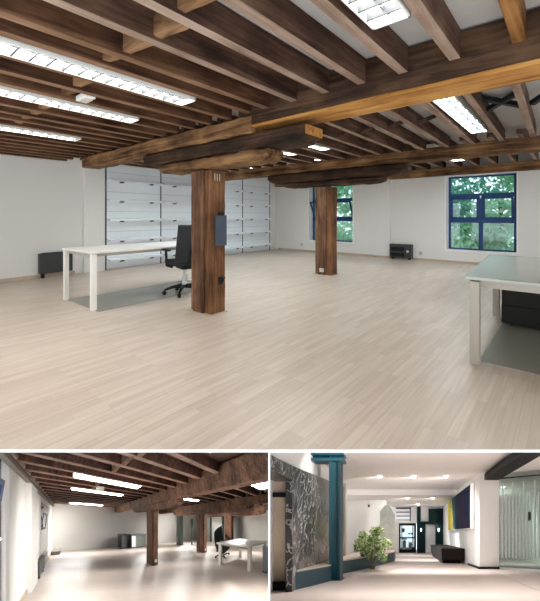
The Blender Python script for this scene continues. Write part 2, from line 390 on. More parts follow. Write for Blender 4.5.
def window(name, x0, x1, z0, z1, tran, hor, tilt):
    w = bpy.data.objects.new(name, None); COL.objects.link(w); w.location = ((x0 + x1) / 2, 10.62, z0); w['kind'] = 'structure'
    rv = MB()
    rv.box(x0 - 0.02, x0 + 0.012, 10.398, 10.72, z0, z1).box(x1 - 0.012, x1 + 0.02, 10.398, 10.72, z0, z1)
    rv.box(x0, x1, 10.398, 10.72, z1 - 0.012, z1 + 0.02).box(x0, x1, 10.39, 10.72, z0 - 0.02, z0 + 0.015)
    part('window_reveal', rv, M['reveal'], w)
    a, b = x0 + 0.03, x1 - 0.03; t = 0.055; xm = (a + b) / 2; f = MB(); y0, y1 = 10.60, 10.66
    f.box(a, a + t, y0, y1, z0, z1).box(b - t, b, y0, y1, z0, z1).box(a, b, y0, y1, z0, z0 + t).box(a, b, y0, y1, z1 - t, z1)
    f.box(a, b, y0 - 0.01, y1, tran - 0.06, tran + 0.04).box(a, b, y0 - 0.01, y1, hor - 0.05, hor + 0.05).box(xm - 0.05, xm + 0.05, y0, y1, z0, tran)
    part('window_frame', f, M['blue'], w, bevel=0.006)
    g = MB()
    g.box(a + t, b - t, 10.627, 10.632, tran + 0.04, z1 - t)
    for l, r in ((a + t, xm - 0.05), (xm + 0.05, b - t)): g.box(l, r, 10.627, 10.632, z0 + t, hor - 0.05)
    part('window_glass', g, M['glass'], w)
    for i, (l, r) in enumerate(((a + t, xm - 0.05), (xm + 0.05, b - t))):
        zt, zb = tran - 0.06, hor + 0.05; dy = tilt[i]
        def q(z): return 10.60 - dy * (z - zb) / (zt - zb) if dy else 10.60
        s = MB(); k = 0.05
        for (xa, xb, za, zb2) in ((l, l + k, zb, zt), (r - k, r, zb, zt), (l, r, zb, zb + k), (l, r, zt - k, zt)):
            s.hexa([(xa, q(za), za), (xb, q(za), za), (xb, q(za) + 0.04, za), (xa, q(za) + 0.04, za), (xa, q(zb2), zb2), (xb, q(zb2), zb2), (xb, q(zb2) + 0.04, zb2), (xa, q(zb2) + 0.04, zb2)])
        so = part('sash', s, M['blue'], w)
        pn = MB(); za, zb2 = zb + k, zt - k
        pn.hexa([(l + k, q(za) + 0.018, za), (r - k, q(za) + 0.018, za), (r - k, q(za) + 0.023, za), (l + k, q(za) + 0.023, za), (l + k, q(zb2) + 0.018, zb2), (r - k, q(zb2) + 0.018, zb2), (r - k, q(zb2) + 0.023, zb2), (l + k, q(zb2) + 0.023, zb2)])
        part('pane', pn, M['glass'], so)
    part('window_handle', MB().box(xm - 0.015, xm + 0.015, 10.56, 10.60, tran - 0.09, tran - 0.02), M['steel'], w)
window('window_1', -2.575, -0.975, 0.335, 2.32, 1.80, 1.12, (0.0, 0.07))
window('window_2', -7.0, -5.31, 0.38, 2.32, 1.80, 1.13, (0.30, 0.22))

# ------------------------------------------------------------------ lower halls: raked frames and their cuts
# second hall: its two floor directions and plumb height; lobby: across, along, plumb height
K2 = -307 / 355
D1 = cam2w(-200 / 355, 1, K2); D2 = cam2w(60 / 355, 1, K2)
D3 = cam2w(134 / 355, 1, -319 / 355)
UP = Vector((0, 0, 1))
near_cut = (cam2w(0, 3.3, 0), -AHEAD)
LOFT = Frame(basis(D1, D2, UP), (0, 0, 0), ((cam2w(-0.0095, 0, 0), RIGHT), near_cut))
LOBBY = Frame(basis(RIGHT, D3, UP), (0, 0, 0), ((cam2w(0.0015, 0, 0), -RIGHT), (cam2w(0, 4.2, 0), -AHEAD)))
dv = [(1.893, -0.012), (12.0, -0.012), (46.0, -33.0), (46.0, -44.0), (1.893, -2.4)]
struct('wall_middle', MB().loft([[tuple(cam2w(x, d, z)) for d, z in dv] for x in (-0.0088, -0.0002)]), M['edge'])

# ================================================================== SECOND HALL: setting
HB2 = 2.22
far = [(16.4, -1.3), (15.4, 3.9), (14.2, 10.2), (13.4, 13.2)]
struct('floor_loft', MB().prism([(0.5, -1.4), (17.2, -1.4), (17, 3.9), (15.5, 13.6), (0.5, 13.6), (-6.5, 11)], -0.02, 0), M['loft_floor'], LOFT)
struct('ceiling_loft', MB().prism([(0.5, -1.4), (17.2, -1.4), (17, 3.9), (15.5, 13.6), (0.5, 13.6), (-6.5, 11)], HB2, HB2 + 0.05), M['loft_joist'], LOFT)
m = MB()
for p, q in zip(far[:-1], far[1:]):
    m.prism([p, q, (q[0] + 0.3, q[1]), (p[0] + 0.3, p[1])], 0, 2.5)
struct('wall_back', m, M['loft_wall'], LOFT)
m = MB()
for a0, a1, h0, h1 in ((0.8, 3.4, 0, 2.5), (3.4, 5.55, 0, 0.24), (3.4, 5.55, 2.16, 2.5), (5.55, 10.5, 0, 2.5), (10.5, 14.6, 0, 0.28), (10.5, 14.6, 1.95, 2.5), (14.6, 16.7, 0, 2.5)):
    m.box(a0, a1, -1.15, -1.05, h0, h1)
struct('wall_daylight', m, M['loft_wall'], LOFT)
struct('wall_far', MB().box(2.0, 13.5, 13.1, 13.4, 0, 2.5), M['loft_wall'], LOFT)
struct('trim_4', MB().box(7.3, 8.5, -1.06, -0.94, 0, 2.1), M['loft_wall'], LOFT)
struct('baseboard_loft', MB().box(5.6, 7.3, -1.05, -1.02, 0, 0.08).box(8.5, 16.3, -1.05, -1.02, 0, 0.08), M['base'], LOFT)
def loft_window(name, a0, a1, h0, h1, hm, l, r, sh):
    w = bpy.data.objects.new(name, None); COL.objects.link(w); w.location = LOFT.pt((a0, -1.3, h0)); w['kind'] = 'structure'
    t = 0.07; f = MB(); y0, y1 = -1.14, -1.10
    f.box(a0, a0 + 2 * t, y0, y1, h0, h1).box(a1 - 2 * t, a1, y0, y1, h0, h1).box(a0, a1, y0, y1, h0, h0 + t).box(a0, a1, y0, y1, h1 - t, h1)
    part('window_frame', f, M['reveal'], w, LOFT)
    part('window_glass', MB().box(a0 + t, a1 - t, -1.125, -1.12, h0 + t, h1 - t), M['glass'], w, LOFT)
    s = MB(); k = 0.06
    for (xa, xb, za, zb) in ((l, l + 2 * k, hm, hm + sh), (r - 2 * k, r, hm, hm + sh), (l, r, hm, hm + k), (l, r, hm + sh - k, hm + sh)):
        s.hexa([(xa, -1.10 + (za - hm) * 0.18, za), (xb, -1.10 + (za - hm) * 0.18, za), (xb, -1.07 + (za - hm) * 0.18, za), (xa, -1.07 + (za - hm) * 0.18, za),
                (xa, -1.10 + (zb - hm) * 0.18, zb), (xb, -1.10 + (zb - hm) * 0.18, zb), (xb, -1.07 + (zb - hm) * 0.18, zb), (xa, -1.07 + (zb - hm) * 0.18, zb)])
    part('sash', s, M['blue'], w, LOFT)
loft_window('window_3', 3.4, 5.55, 0.24, 2.16, 1.50, 3.7, 5.15, 0.24)
loft_window('window_4', 10.5, 14.6, 0.28, 1.95, 1.06, 10.8, 12.4, 0.48)

# ================================================================== LOBBY: setting
HC3 = 3.5
struct('floor_lobby', MB().prism([(-4.5, 4), (6.2, 4), (6.2, 31), (-4.5, 31)], -0.02, 0), M['lobby_floor'], LOBBY)
struct('ceiling_lobby', MB().box(-4.5, 6.2, 4, 17.6, HC3, HC3 + 0.06).box(-4.5, 6.2, 17.6, 31, 3.22, 3.28).box(-4.5, 6.2, 17.55, 17.6, 3.22, HC3), M['lobby_ceil'], LOBBY)
# left wall: marble dado over the bench, white plaster above
mw = MB().hexa([(-2.46, 8.05, 0.3), (-2.36, 14.1, 0.3), (-2.56, 14.1, 0.3), (-2.66, 8.05, 0.3), (-2.46, 8.05, 2.79), (-2.36, 14.1, 3.16), (-2.56, 14.1, 3.16), (-2.66, 8.05, 2.79)])
mw.hexa([(-2.46, 4.4, 2.5), (-2.46, 8.05, 2.45), (-2.9, 8.05, 2.45), (-2.9, 4.4, 2.5), (-2.46, 4.4, 2.65), (-2.46, 8.05, 2.79), (-2.9, 8.05, 2.79), (-2.9, 4.4, 2.65)])
mw.box(-2.60, -2.46, 7.8, 8.06, 0, 2.47)
struct('wall_marble', mw, M['marble'], LOBBY)
struct('wall_lobby_left', MB().hexa([(-2.60, 4.4, 2.6), (-2.50, 14.1, 2.6), (-2.9, 14.1, 2.6), (-2.9, 4.4, 2.6), (-2.60, 4.4, 3.5), (-2.50, 14.1, 3.5), (-2.9, 14.1, 3.5), (-2.9, 4.4, 3.5)])
       .box(-3.3, -2.95, 4.4, 14.0, 0, 3.5), M['lobby_wall'], LOBBY)
struct('trim_5', MB().box(-2.42, -2.30, 14.1, 14.35, 0.4, 3.3), M['deskleg'], LOBBY)
struct('wall_lobby_back', MB().box(-4.5, -1.0, 20.0, 20.3, 0, 3.5), M['lobby_wall'], LOBBY)
struct('wall_corridor', MB().box(-1.05, -0.62, 24.9, 25.2, 0, 3.5).box(2.75, 3.4, 24.9, 25.2, 0, 3.5), M['lobby_wall'], LOBBY)
struct('wall_lobby_right', MB().prism([(2.76, 25.2), (2.68, 14.8), (2.78, 13.05), (3.50, 13.05), (3.56, 13.6), (3.6, 25.2)], 0, 3.5), M['lobby_wall'], LOBBY)
struct('baseboard_lobby', MB().prism([(2.75, 13.0), (3.5, 13.0), (3.5, 13.05), (2.80, 13.05)], 0, 0.08).prism([(2.65, 14.8), (2.75, 13.0), (2.80, 13.05), (2.70, 14.8)], 0, 0.08), M['darkframe'], LOBBY)
struct('wall_lobby_side', MB().box(6.0, 6.2, 4.2, 25, 0, 3.5), M['lobby_wall'], LOBBY)

# ================================================================== OFFICE: timber ceiling
def joist(name, x, y0, y1, z0, z1, w, mat, label, group, dx=0.0):
    m = MB().timber((x, y0, (z0 + z1) / 2), (x + dx, y1, (z0 + z1) / 2), w, z1 - z0, 0.003, 8, 0.006)
    o = one(name, m, mat, label, 'joist', group=group)
    if mat is not M['joist_orange']:
        part('underside', MB().timber((x, y0, z0 - 0.001), (x + dx, y1, z0 - 0.001), w * 0.96, 0.006, 0.001, 8, 0.002), M['under_brown'] if mat is M['joist'] else M['under'], o, label='paler underside')  # thin strip of paler colour along the joist's lower face
    return o
# front bay, listed from the right of the picture to the left wall
xs1 = [0.88, 0.5, 0.13, -0.25, -0.63, -1.0, -1.35, -1.70, -2.06, -2.42, -2.67, -3.03, -3.38, -3.70, -4.05, -4.37, -4.68, -4.98, -5.28, -5.65, -5.96, -6.28, -6.6, -6.92, -7.24, -7.56, -7.86]
n = 0
for x in xs1:
    if x > 0.2: continue
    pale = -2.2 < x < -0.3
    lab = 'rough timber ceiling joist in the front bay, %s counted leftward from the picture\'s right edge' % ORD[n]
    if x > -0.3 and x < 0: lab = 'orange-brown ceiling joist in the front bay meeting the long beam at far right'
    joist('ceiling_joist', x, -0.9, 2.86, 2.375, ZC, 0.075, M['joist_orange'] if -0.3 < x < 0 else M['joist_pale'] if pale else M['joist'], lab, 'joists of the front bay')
    n += 1
# middle bay
x = 0.36; n = 0; xs2 = []
while x > -8.0:
    if x < -0.2: xs2.append(x)
    x -= 0.385
for n, x in enumerate(xs2):
    lab = 'sawn ceiling joist between the two main beams, %s counted from the right' % ORD[n]
    joist('ceiling_joist', x + 0.06, 3.05, 6.5, 2.40, ZC, 0.07, M['joist_pale'], lab, 'joists of the middle bay', dx=-0.06)
x = 0.2; n = 0
while x > -5.2:
    if x < -0.2:
        lab = 'short-looking ceiling joist above the window wall, %s counted from the right' % ORD[n]
        joist('ceiling_joist', x, 6.7, 10.4, 2.53, 2.74, 0.08, M['joist_pale'], lab, 'joists of the window bay'); n += 1
    x -= 0.40
# bridging blocks of the front bay
blk = [(-1.35, -1.70, 1.22), (-1.70, -2.06, 1.30), (-2.06, -2.42, 1.28), (-2.42, -2.67, 1.25), (-3.03, -3.38, 1.32), (-3.38, -3.70, 1.34), (-4.05, -4.37, 1.35), (-4.37, -4.68, 1.36), (-4.68, -4.98, 1.36), (-4.98, -5.28, 1.36)]
for n, (a, b, y) in enumerate(blk):
    m = MB().timber((a - 0.03, y + 0.02, 2.475), (b + 0.03, y - 0.02, 2.475), 0.065, 0.15, 0.004, 4, 0.006)
    one('bridging_block', m, M['block'], 'short pale timber block wedged between front bay joists, %s in the row from the right' % ORD[n], 'block', group='bridging blocks')
# struts of the middle bay
for n, i in enumerate(range(1, 9)):
    a, b = xs2[i], xs2[i + 1]; y = 4.75
    if i in (1, 7): continue
    m = MB().timber((a - 0.02, y + 0.05, 2.55), (b + 0.02, y - 0.05, 2.43), 0.045, 0.05, 0.002, 3, 0.004)
    one('herringbone_strut', m, M['joist_pale'], 'thin slanting strut between middle bay joists, %s from the right' % ORD[i - 2], 'strut', group='herringbone struts')
br = thing('cross_brace', 'black crossed brace between two middle bay joists at upper right', 'brace', (-0.6, 4.6, 2.45))
a, b = xs2[0] + 0.03, xs2[1] + 0.03
part('brace_bar', MB().timber((a, 4.45, 2.54), (b, 4.75, 2.46), 0.06, 0.05, 0.002, 4, 0.004), M['black'], br)
part('brace_bar', MB().timber((a, 4.80, 2.46), (b, 4.40, 2.54), 0.06, 0.05, 0.002, 4, 0.004), M['black'], br)
m = MB().timber((a + 0.38, 4.35, 2.54), (a + 0.07, 4.72, 2.46), 0.06, 0.05, 0.002, 4, 0.004)
one('brace_bar', m, M['black'], 'single black brace bar right of the crossed brace', 'brace')

# main beams
def rounded(k, w, h, rnd, drop=0.0):
    """corbel: bottom corners taken off at both ends"""
    e = min(k, 1 - k); f = min(1, e / rnd); f = math.sin(f * PI / 2)
    hh = h * (0.55 + 0.45 * f); return (w * (0.93 + 0.07 * f), hh, (h - hh) / 2)
b1 = thing('main_beam', 'long dark timber beam with orange underside running from the near post to the right edge', 'beam', (-2.0, 2.97, 2.2), group=None)
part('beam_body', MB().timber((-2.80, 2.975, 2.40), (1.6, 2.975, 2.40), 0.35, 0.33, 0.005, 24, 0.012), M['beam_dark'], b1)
part('underside_board', MB().timber((-2.70, 2.975, 2.222), (1.6, 2.975, 2.232), 0.352, 0.03, 0.002, 20, 0.004), M['orange'], b1, label='orange freshly planed underside')
one('main_beam', MB().timber((-7.05, 3.0, 2.262), (-2.62, 2.96, 2.25), 0.34, 0.19, 0.008, 30, 0.02), M['beam'], 'brown hewn timber beam running from the near post to the left wall', 'beam')
c1 = thing('corbel', 'large upper timber corbel with an orange sawn end on the near post', 'corbel', (-3.4, 2.98, 1.98))
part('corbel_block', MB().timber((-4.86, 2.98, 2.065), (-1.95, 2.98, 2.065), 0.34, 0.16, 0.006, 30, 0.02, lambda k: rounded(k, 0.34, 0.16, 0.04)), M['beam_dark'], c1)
part('cut_end', MB().box(-1.952, -1.935, 2.83, 3.13, 2.045, 2.14), M['orange'], c1, bevel=0.008, label='orange sawn end of the corbel')
one('corbel', MB().timber((-4.48, 2.99, 1.91), (-2.45, 2.99, 1.91), 0.32, 0.13, 0.008, 30, 0.025, lambda k: rounded(k, 0.32, 0.13, 0.055)), M['beam'], 'lower brown timber corbel resting directly on the near post', 'corbel')
one('main_beam', MB().timber((-8.2, 6.58, 2.32), (1.4, 6.58, 2.32), 0.32, 0.20, 0.007, 40, 0.016), M['beam'], 'long brown timber beam over the far post, deeper in the room', 'beam')
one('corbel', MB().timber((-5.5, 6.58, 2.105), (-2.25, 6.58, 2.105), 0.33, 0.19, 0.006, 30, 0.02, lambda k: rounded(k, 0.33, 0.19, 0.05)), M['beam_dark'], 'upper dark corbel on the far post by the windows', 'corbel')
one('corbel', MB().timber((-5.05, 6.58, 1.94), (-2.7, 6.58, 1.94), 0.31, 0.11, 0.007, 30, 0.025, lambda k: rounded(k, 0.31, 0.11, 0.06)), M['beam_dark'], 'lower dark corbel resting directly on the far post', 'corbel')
one('wall_plate', MB().timber((-8.3, 10.25, 2.43), (2.4, 10.25, 2.43), 0.28, 0.20, 0.004, 30, 0.012), M['beam'], 'timber wall plate along the top of the window wall', 'beam')

# posts
def post(x0, x1, y0, y1, h, label, marks):
    p = thing('timber_post', label, 'post', ((x0 + x1) / 2, (y0 + y1) / 2, 0)); xm = (x0 + x1) / 2; w = x1 - x0
    cx0, cx1 = x0 + 0.30 * w, x1
    part('core', MB().timber(((cx0 + cx1) / 2 + 0.03, (y0 + y1) / 2, 0.012), ((cx0 + cx1) / 2 + 0.03, (y0 + y1) / 2, h), cx1 - cx0 - 0.06, y1 - y0, 0.004, 16, 0.012), M['post_warm'], p)
    part('front_plank', MB().timber((x0 + 0.235 * w + 0.10, y0 - 0.004, 0.012), (x0 + 0.235 * w + 0.10, y0 - 0.004, h), 0.21, 0.05, 0.003, 16, 0.012), M['post'], p)
    part('side_plank', MB().timber((x0 + 0.05, (y0 + y1) / 2, 0.012), (x0 + 0.05, (y0 + y1) / 2, h), 0.09, y1 - y0 - 0.02, 0.003, 16, 0.012), M['post'], p)
    part('floor_shoe', MB().box(x0 - 0.02, x1 + 0.02, y0 - 0.03, y1 + 0.02, 0, 0.012), M['base'], p, label='pale edging around the post foot')
    return p
p1 = post(-3.86, -3.44, 2.92, 3.17, 1.83, 'brown timber post nearest the camera, with slate board on its right side', True)
part('tally_mark', MB().box(-3.439, -3.436, 2.98, 2.99, 1.70, 1.79), M['chalk'], p1, label='pale upright tally stroke')
part('tally_mark', MB().box(-3.439, -3.436, 3.02, 3.03, 1.70, 1.79), M['chalk'], p1, label='pale upright tally stroke')
part('tally_mark', MB().box(-3.439, -3.436, 3.06, 3.07, 1.70, 1.79), M['chalk'], p1, label='pale upright tally stroke')
p2 = post(-4.20, -3.80, 6.46, 6.72, 1.86, 'brown timber post in front of the smaller window', False)
one('power_outlet', MB().box(-4.05, -3.95, 6.405, 6.425, 0.07, 0.15), M['socket'], 'white outlet plate low on the far post', 'outlet', bevel=0.004)
bd = thing('notice_board', 'slate-blue board fixed to the right side of the near post', 'board', (-3.42, 3.08, 0.87))
part('panel', MB().box(-3.436, -3.41, 2.98, 3.165, 0.87, 1.26), M['board'], bd, bevel=0.004)
part('clip', MB().box(-3.436, -3.405, 3.05, 3.12, 1.255, 1.30), M['black'], bd, bevel=0.004)
so = thing('wall_bracket', 'small black cable clamp low on the near post', 'clamp', (-3.42, 3.07, 0.40))
part('clamp_body', MB().box(-3.436, -3.40, 3.04, 3.10, 0.40, 0.47), M['black'], so, bevel=0.01)
part('hook', MB().tube([(-3.41, 3.03, 0.38), (-3.39, 3.07, 0.40), (-3.40, 3.12, 0.46)], 0.010, 8), M['black'], so)

# fluorescent troffers
def troffer(x0, x1, y0, y1, z, label, fr=OFFICE, tube='tube', dep=0.07, blade=0.11, ax='y', group='ceiling strip lights'):
    c = ((x0 + x1) / 2, (y0 + y1) / 2, z)
    t = thing('strip_light', label, 'light', c, fr, group)
    k = 0.012 if fr is OFFICE else 0.02
    h = MB().box(x0, x1, y0, y1, z + dep, z + dep + 0.01).box(x0, x0 + k, y0, y1, z, z + dep).box(x1 - k, x1, y0, y1, z, z + dep).box(x0, x1, y0, y0 + k, z, z + dep).box(x0, x1, y1 - k, y1, z, z + dep)
    part('housing', h, M['white'], t, fr)
    if fr is OFFICE:
        zt = 2.74 if y0 > 6.6 else ZC
        for yh in (y0 + 0.3, y1 - 0.3): part('hanger', MB().tube([((x0 + x1) / 2, yh, z + dep), ((x0 + x1) / 2, yh, zt)], 0.006, 6), M['steel'], t)
    part('tube', MB().box(x0 + k * 1.5, x1 - k * 1.5, y0 + k * 1.5, y1 - k * 1.5, z + dep - 0.012, z + dep - 0.004), M[tube], t, fr)
    l = MB()
    if ax == 'y':
        y = y0 + blade
        while y < y1 - 0.02: l.box(x0 + k, x1 - k, y - 0.006, y + 0.006, z + 0.002, z + dep - 0.014); y += blade
        xm = (x0 + x1) / 2; l.box(xm - 0.003, xm + 0.003, y0 + k, y1 - k, z + 0.03, z + dep - 0.014)
    else:
        x = x0 + blade
    if l.v: part('louvre', l, M['louvre'], t, fr)
    return t
troffer(-2.975, -2.745, -0.6, 2.15, 2.355, 'nearest long ceiling strip light at upper left with slatted louvre')
troffer(-4.005, -3.79, -0.5, 2.16, 2.355, 'second long ceiling strip light at left, behind the nearest one')
troffer(-5.61, -5.38, -0.3, 2.16, 2.355, 'third and farthest ceiling strip light at left near the wall')
troffer(-0.90, -0.68, -0.4, 2.02, 2.36, 'bright ceiling strip light at the top right between pale joists')
troffer(-1.085, -0.87, 3.5, 5.75, 2.43, 'wide ceiling strip light between the beams at upper right', blade=0.3, tube='tube_cool')
troffer(-3.40, -3.21, 3.4, 5.45, 2.42, 'small-looking strip light between the beams, above the near corbel end', blade=0.3, tube='tube_cool')
troffer(-4.16, -3.97, 3.4, 5.5, 2.42, 'dim strip light between the beams, seen just left of the other one', blade=0.3, tube='tube_cool')
troffer(-2.13, -1.87, 7.2, 9.3, 2.55, 'strip light among the joists above the larger window', blade=0.3, tube='tube_cool')
troffer(-5.32, -5.13, 3.4, 5.5, 2.42, 'added strip light between the beams, hidden above the near corbel', blade=0.3, tube='tube_cool')  # this strip and the next are added unseen to brighten the shelving
troffer(-6.87, -6.66, 3.4, 5.5, 2.42, 'added unseen strip light between the beams nearest the shelving wall', blade=0.3, tube='tube_cool')
troffer(-4.54, -4.26, 6.9, 8.4, 2.55, 'added unseen strip light behind the far beam near the far post', blade=0.3, tube='tube_cool')  # two more strips added out of sight behind the beam as extra light
troffer(-6.7, -6.4, 6.9, 8.4, 2.55, 'added unseen strip light behind the far beam near the corner', blade=0.3, tube='tube_cool')
jb = thing('junction_box', 'white emergency light hung between front bay joists', 'fitting', (-3.55, 1.36, 2.36))
part('cover', MB().box(-3.63, -3.42, 1.40, 1.50, 2.355, 2.405), M['white'], jb, bevel=0.008)
part('lens', MB().box(-3.60, -3.46, 1.41, 1.49, 2.345, 2.356), M['socket'], jb, bevel=0.004)

# ------------------------------------------------------------------ shelving on the left wall
SK = 0.0425           # the wall runs slightly out of square
def wx(y): return -8.02 - SK * (y + 1.0) - 0.0
ys = [3.82, 5.30, 6.90, 8.50, 9.98]
labs = ['white wall shelving bay nearest the camera, behind the white desk', 'white wall shelving bay behind the office chair and near post', 'white wall shelving bay just right of the near post', 'white wall shelving bay in the far corner by the window wall']
for i in range(4):
    ya, yb = ys[i], ys[i + 1]
    def Q(d, y, z): return (wx(y) + d, y, z)
    def slab(m, d0, d1, y0, y1, z0, z1, dz=0.0):
        return m.hexa([Q(d0, y0, z0 + dz), Q(d1, y0, z0), Q(d1, y1, z0), Q(d0, y1, z0 + dz), Q(d0, y0, z1 + dz), Q(d1, y0, z1), Q(d1, y1, z1), Q(d0, y1, z1 + dz)])
    t = thing('wall_shelving', labs[i], 'shelving', (wx(ya), (ya + yb) / 2, 0.0), group='wall shelving bays')
    part('back_panel', slab(MB(), 0.015, 0.035, ya + 0.02, yb - 0.02, 0.04, 2.5), M['shelfback'], t)
    part('upright', slab(MB(), 0.005, 0.05, ya - 0.008, ya + 0.008, 0.0, 2.5), M['upright'], t)
    if i == 3: part('upright', slab(MB(), 0.005, 0.05, yb - 0.008, yb + 0.008, 0.0, 2.5), M['upright'], t)
    for k, z in enumerate((0.22, 0.68, 1.15, 1.61, 2.07)):
        sh = MB(); slab(sh, 0.035, 0.17, ya + 0.03, yb - 0.03, z - 0.012, z + 0.012, 0.03); slab(sh, 0.16, 0.172, ya + 0.03, yb - 0.03, z - 0.03, z + 0.025)
        so = part('shelf', sh, M['shelf'], t)
        for f in (0.22, 0.76):
            y = ya + f * (yb - ya); b = MB()
            slab(b, 0.035, 0.16, y - 0.012, y + 0.012, z - 0.05, z - 0.012, 0.03); slab(b, 0.13, 0.182, y - 0.05, y + 0.05, z - 0.042, z - 0.012)
            part('bracket', b, M['bracket'], so)
        part('panel_seam', slab(MB(), 0.034, 0.039, ya + 0.03, yb - 0.03, z + 0.20, z + 0.212), M['seam'], t)

# heaters, sockets, conduit
def heater(name, label, cx, loc, boxes):
    t = thing(name, label, cx, loc)
    for (pn, b, mt) in boxes: part(pn, b, M[mt], t, bevel=0.006)
    return t
heater('wall_heater', 'dark flat wall heater low on the left wall beside the white desk', 'heater', (-8.14, 2.7, 0.0), [
    ('body', MB().prism([(-8.05, 2.44), (-8.08, 3.06), (-8.20, 3.06), (-8.17, 2.44)], 0.09, 0.49), 'heater'),
    ('top_grille', MB().prism([(-8.065, 2.48), (-8.09, 3.02), (-8.15, 3.02), (-8.13, 2.48)], 0.49, 0.505), 'grill'),
    ('foot', MB().prism([(-8.065, 2.48), (-8.068, 2.53), (-8.18, 2.53), (-8.18, 2.48)], 0.0, 0.09), 'grill'),
    ('foot', MB().prism([(-8.085, 2.92), (-8.088, 2.97), (-8.2, 2.97), (-8.2, 2.92)], 0.0, 0.09), 'grill')])
h2 = heater('wall_heater', 'black box heater with front grille under the window wall, left of the larger window', 'heater', (-3.78, 10.3, 0.0), [
    ('body', MB().box(-4.05, -3.42, 10.22, 10.38, 0.05, 0.44), 'heater'),
    ('grille', MB().box(-4.0, -3.62, 10.205, 10.222, 0.24, 0.36), 'grill'),
    ('grille', MB().box(-4.0, -3.62, 10.205, 10.222, 0.09, 0.19), 'grill'),
    ('foot', MB().box(-4.0, -3.95, 10.24, 10.36, 0.0, 0.06), 'grill'), ('foot', MB().box(-3.52, -3.47, 10.24, 10.36, 0.0, 0.06), 'grill')])
part('dial', MB().tube([(-3.52, 10.222, 0.24), (-3.52, 10.20, 0.24)], 0.035, 14), M['socket'], h2)
def outlet(x, z, label):
    t = thing('power_outlet', label, 'outlet', (x, 10.39, z - 0.06))
    part('plate', MB().box(x - 0.06, x + 0.06, 10.388, 10.40, z - 0.06, z + 0.06), M['socket'], t, bevel=0.004)
    part('insert', MB().box(x - 0.03, x + 0.03, 10.382, 10.39, z - 0.03, z + 0.03), M['deskleg'], t, bevel=0.003)
outlet(-7.30, 0.24, 'small wall outlet left of the smaller window')
outlet(-3.22, 0.20, 'small wall outlet right of the black box heater')

# ------------------------------------------------------------------ white desk
dk = thing('office_desk', 'long white desk with panel legs at left by the office chair', 'desk', (-5.27, 3.2, 0))
X0, X1, Y0, Y1, ZT = -5.78, -4.78, 2.04, 4.28, 0.775
part('tabletop', MB().box(X0, X1, Y0, Y1, ZT - 0.025, ZT), M['white'], dk, bevel=0.003)
part('underframe', MB().box(X0 + 0.06, X1 - 0.06, Y0 + 0.05, Y0 + 0.10, ZT - 0.075, ZT - 0.03).box(X0 + 0.06, X1 - 0.06, Y1 - 0.10, Y1 - 0.05, ZT - 0.075, ZT - 0.03)
     .box(X0 + 0.12, X0 + 0.17, Y0 + 0.06, Y1 - 0.06, ZT - 0.075, ZT - 0.03).box(X1 - 0.17, X1 - 0.12, Y0 + 0.06, Y1 - 0.06, ZT - 0.075, ZT - 0.03), M['deskleg'], dk)
for lx in (X0 + 0.01, X1 - 0.11):
    for ly in (Y0 + 0.01, Y1 - 0.09):
        part('leg', MB().box(lx + (0.03 if lx > -5 else 0), lx + (0.10 if lx > -5 else 0.055), ly, ly + 0.065, 0.0, ZT - 0.035), M['white'], dk, bevel=0.004)

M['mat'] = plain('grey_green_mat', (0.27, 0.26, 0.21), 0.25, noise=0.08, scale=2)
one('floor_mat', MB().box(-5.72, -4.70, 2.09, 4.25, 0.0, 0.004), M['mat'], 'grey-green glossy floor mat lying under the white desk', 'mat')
one('floor_mat', MB().box(-0.60, 0.84, 3.50, 5.45, 0.0, 0.004), M['mat'], 'grey-green glossy floor mat lying under the grey desk at right', 'mat')

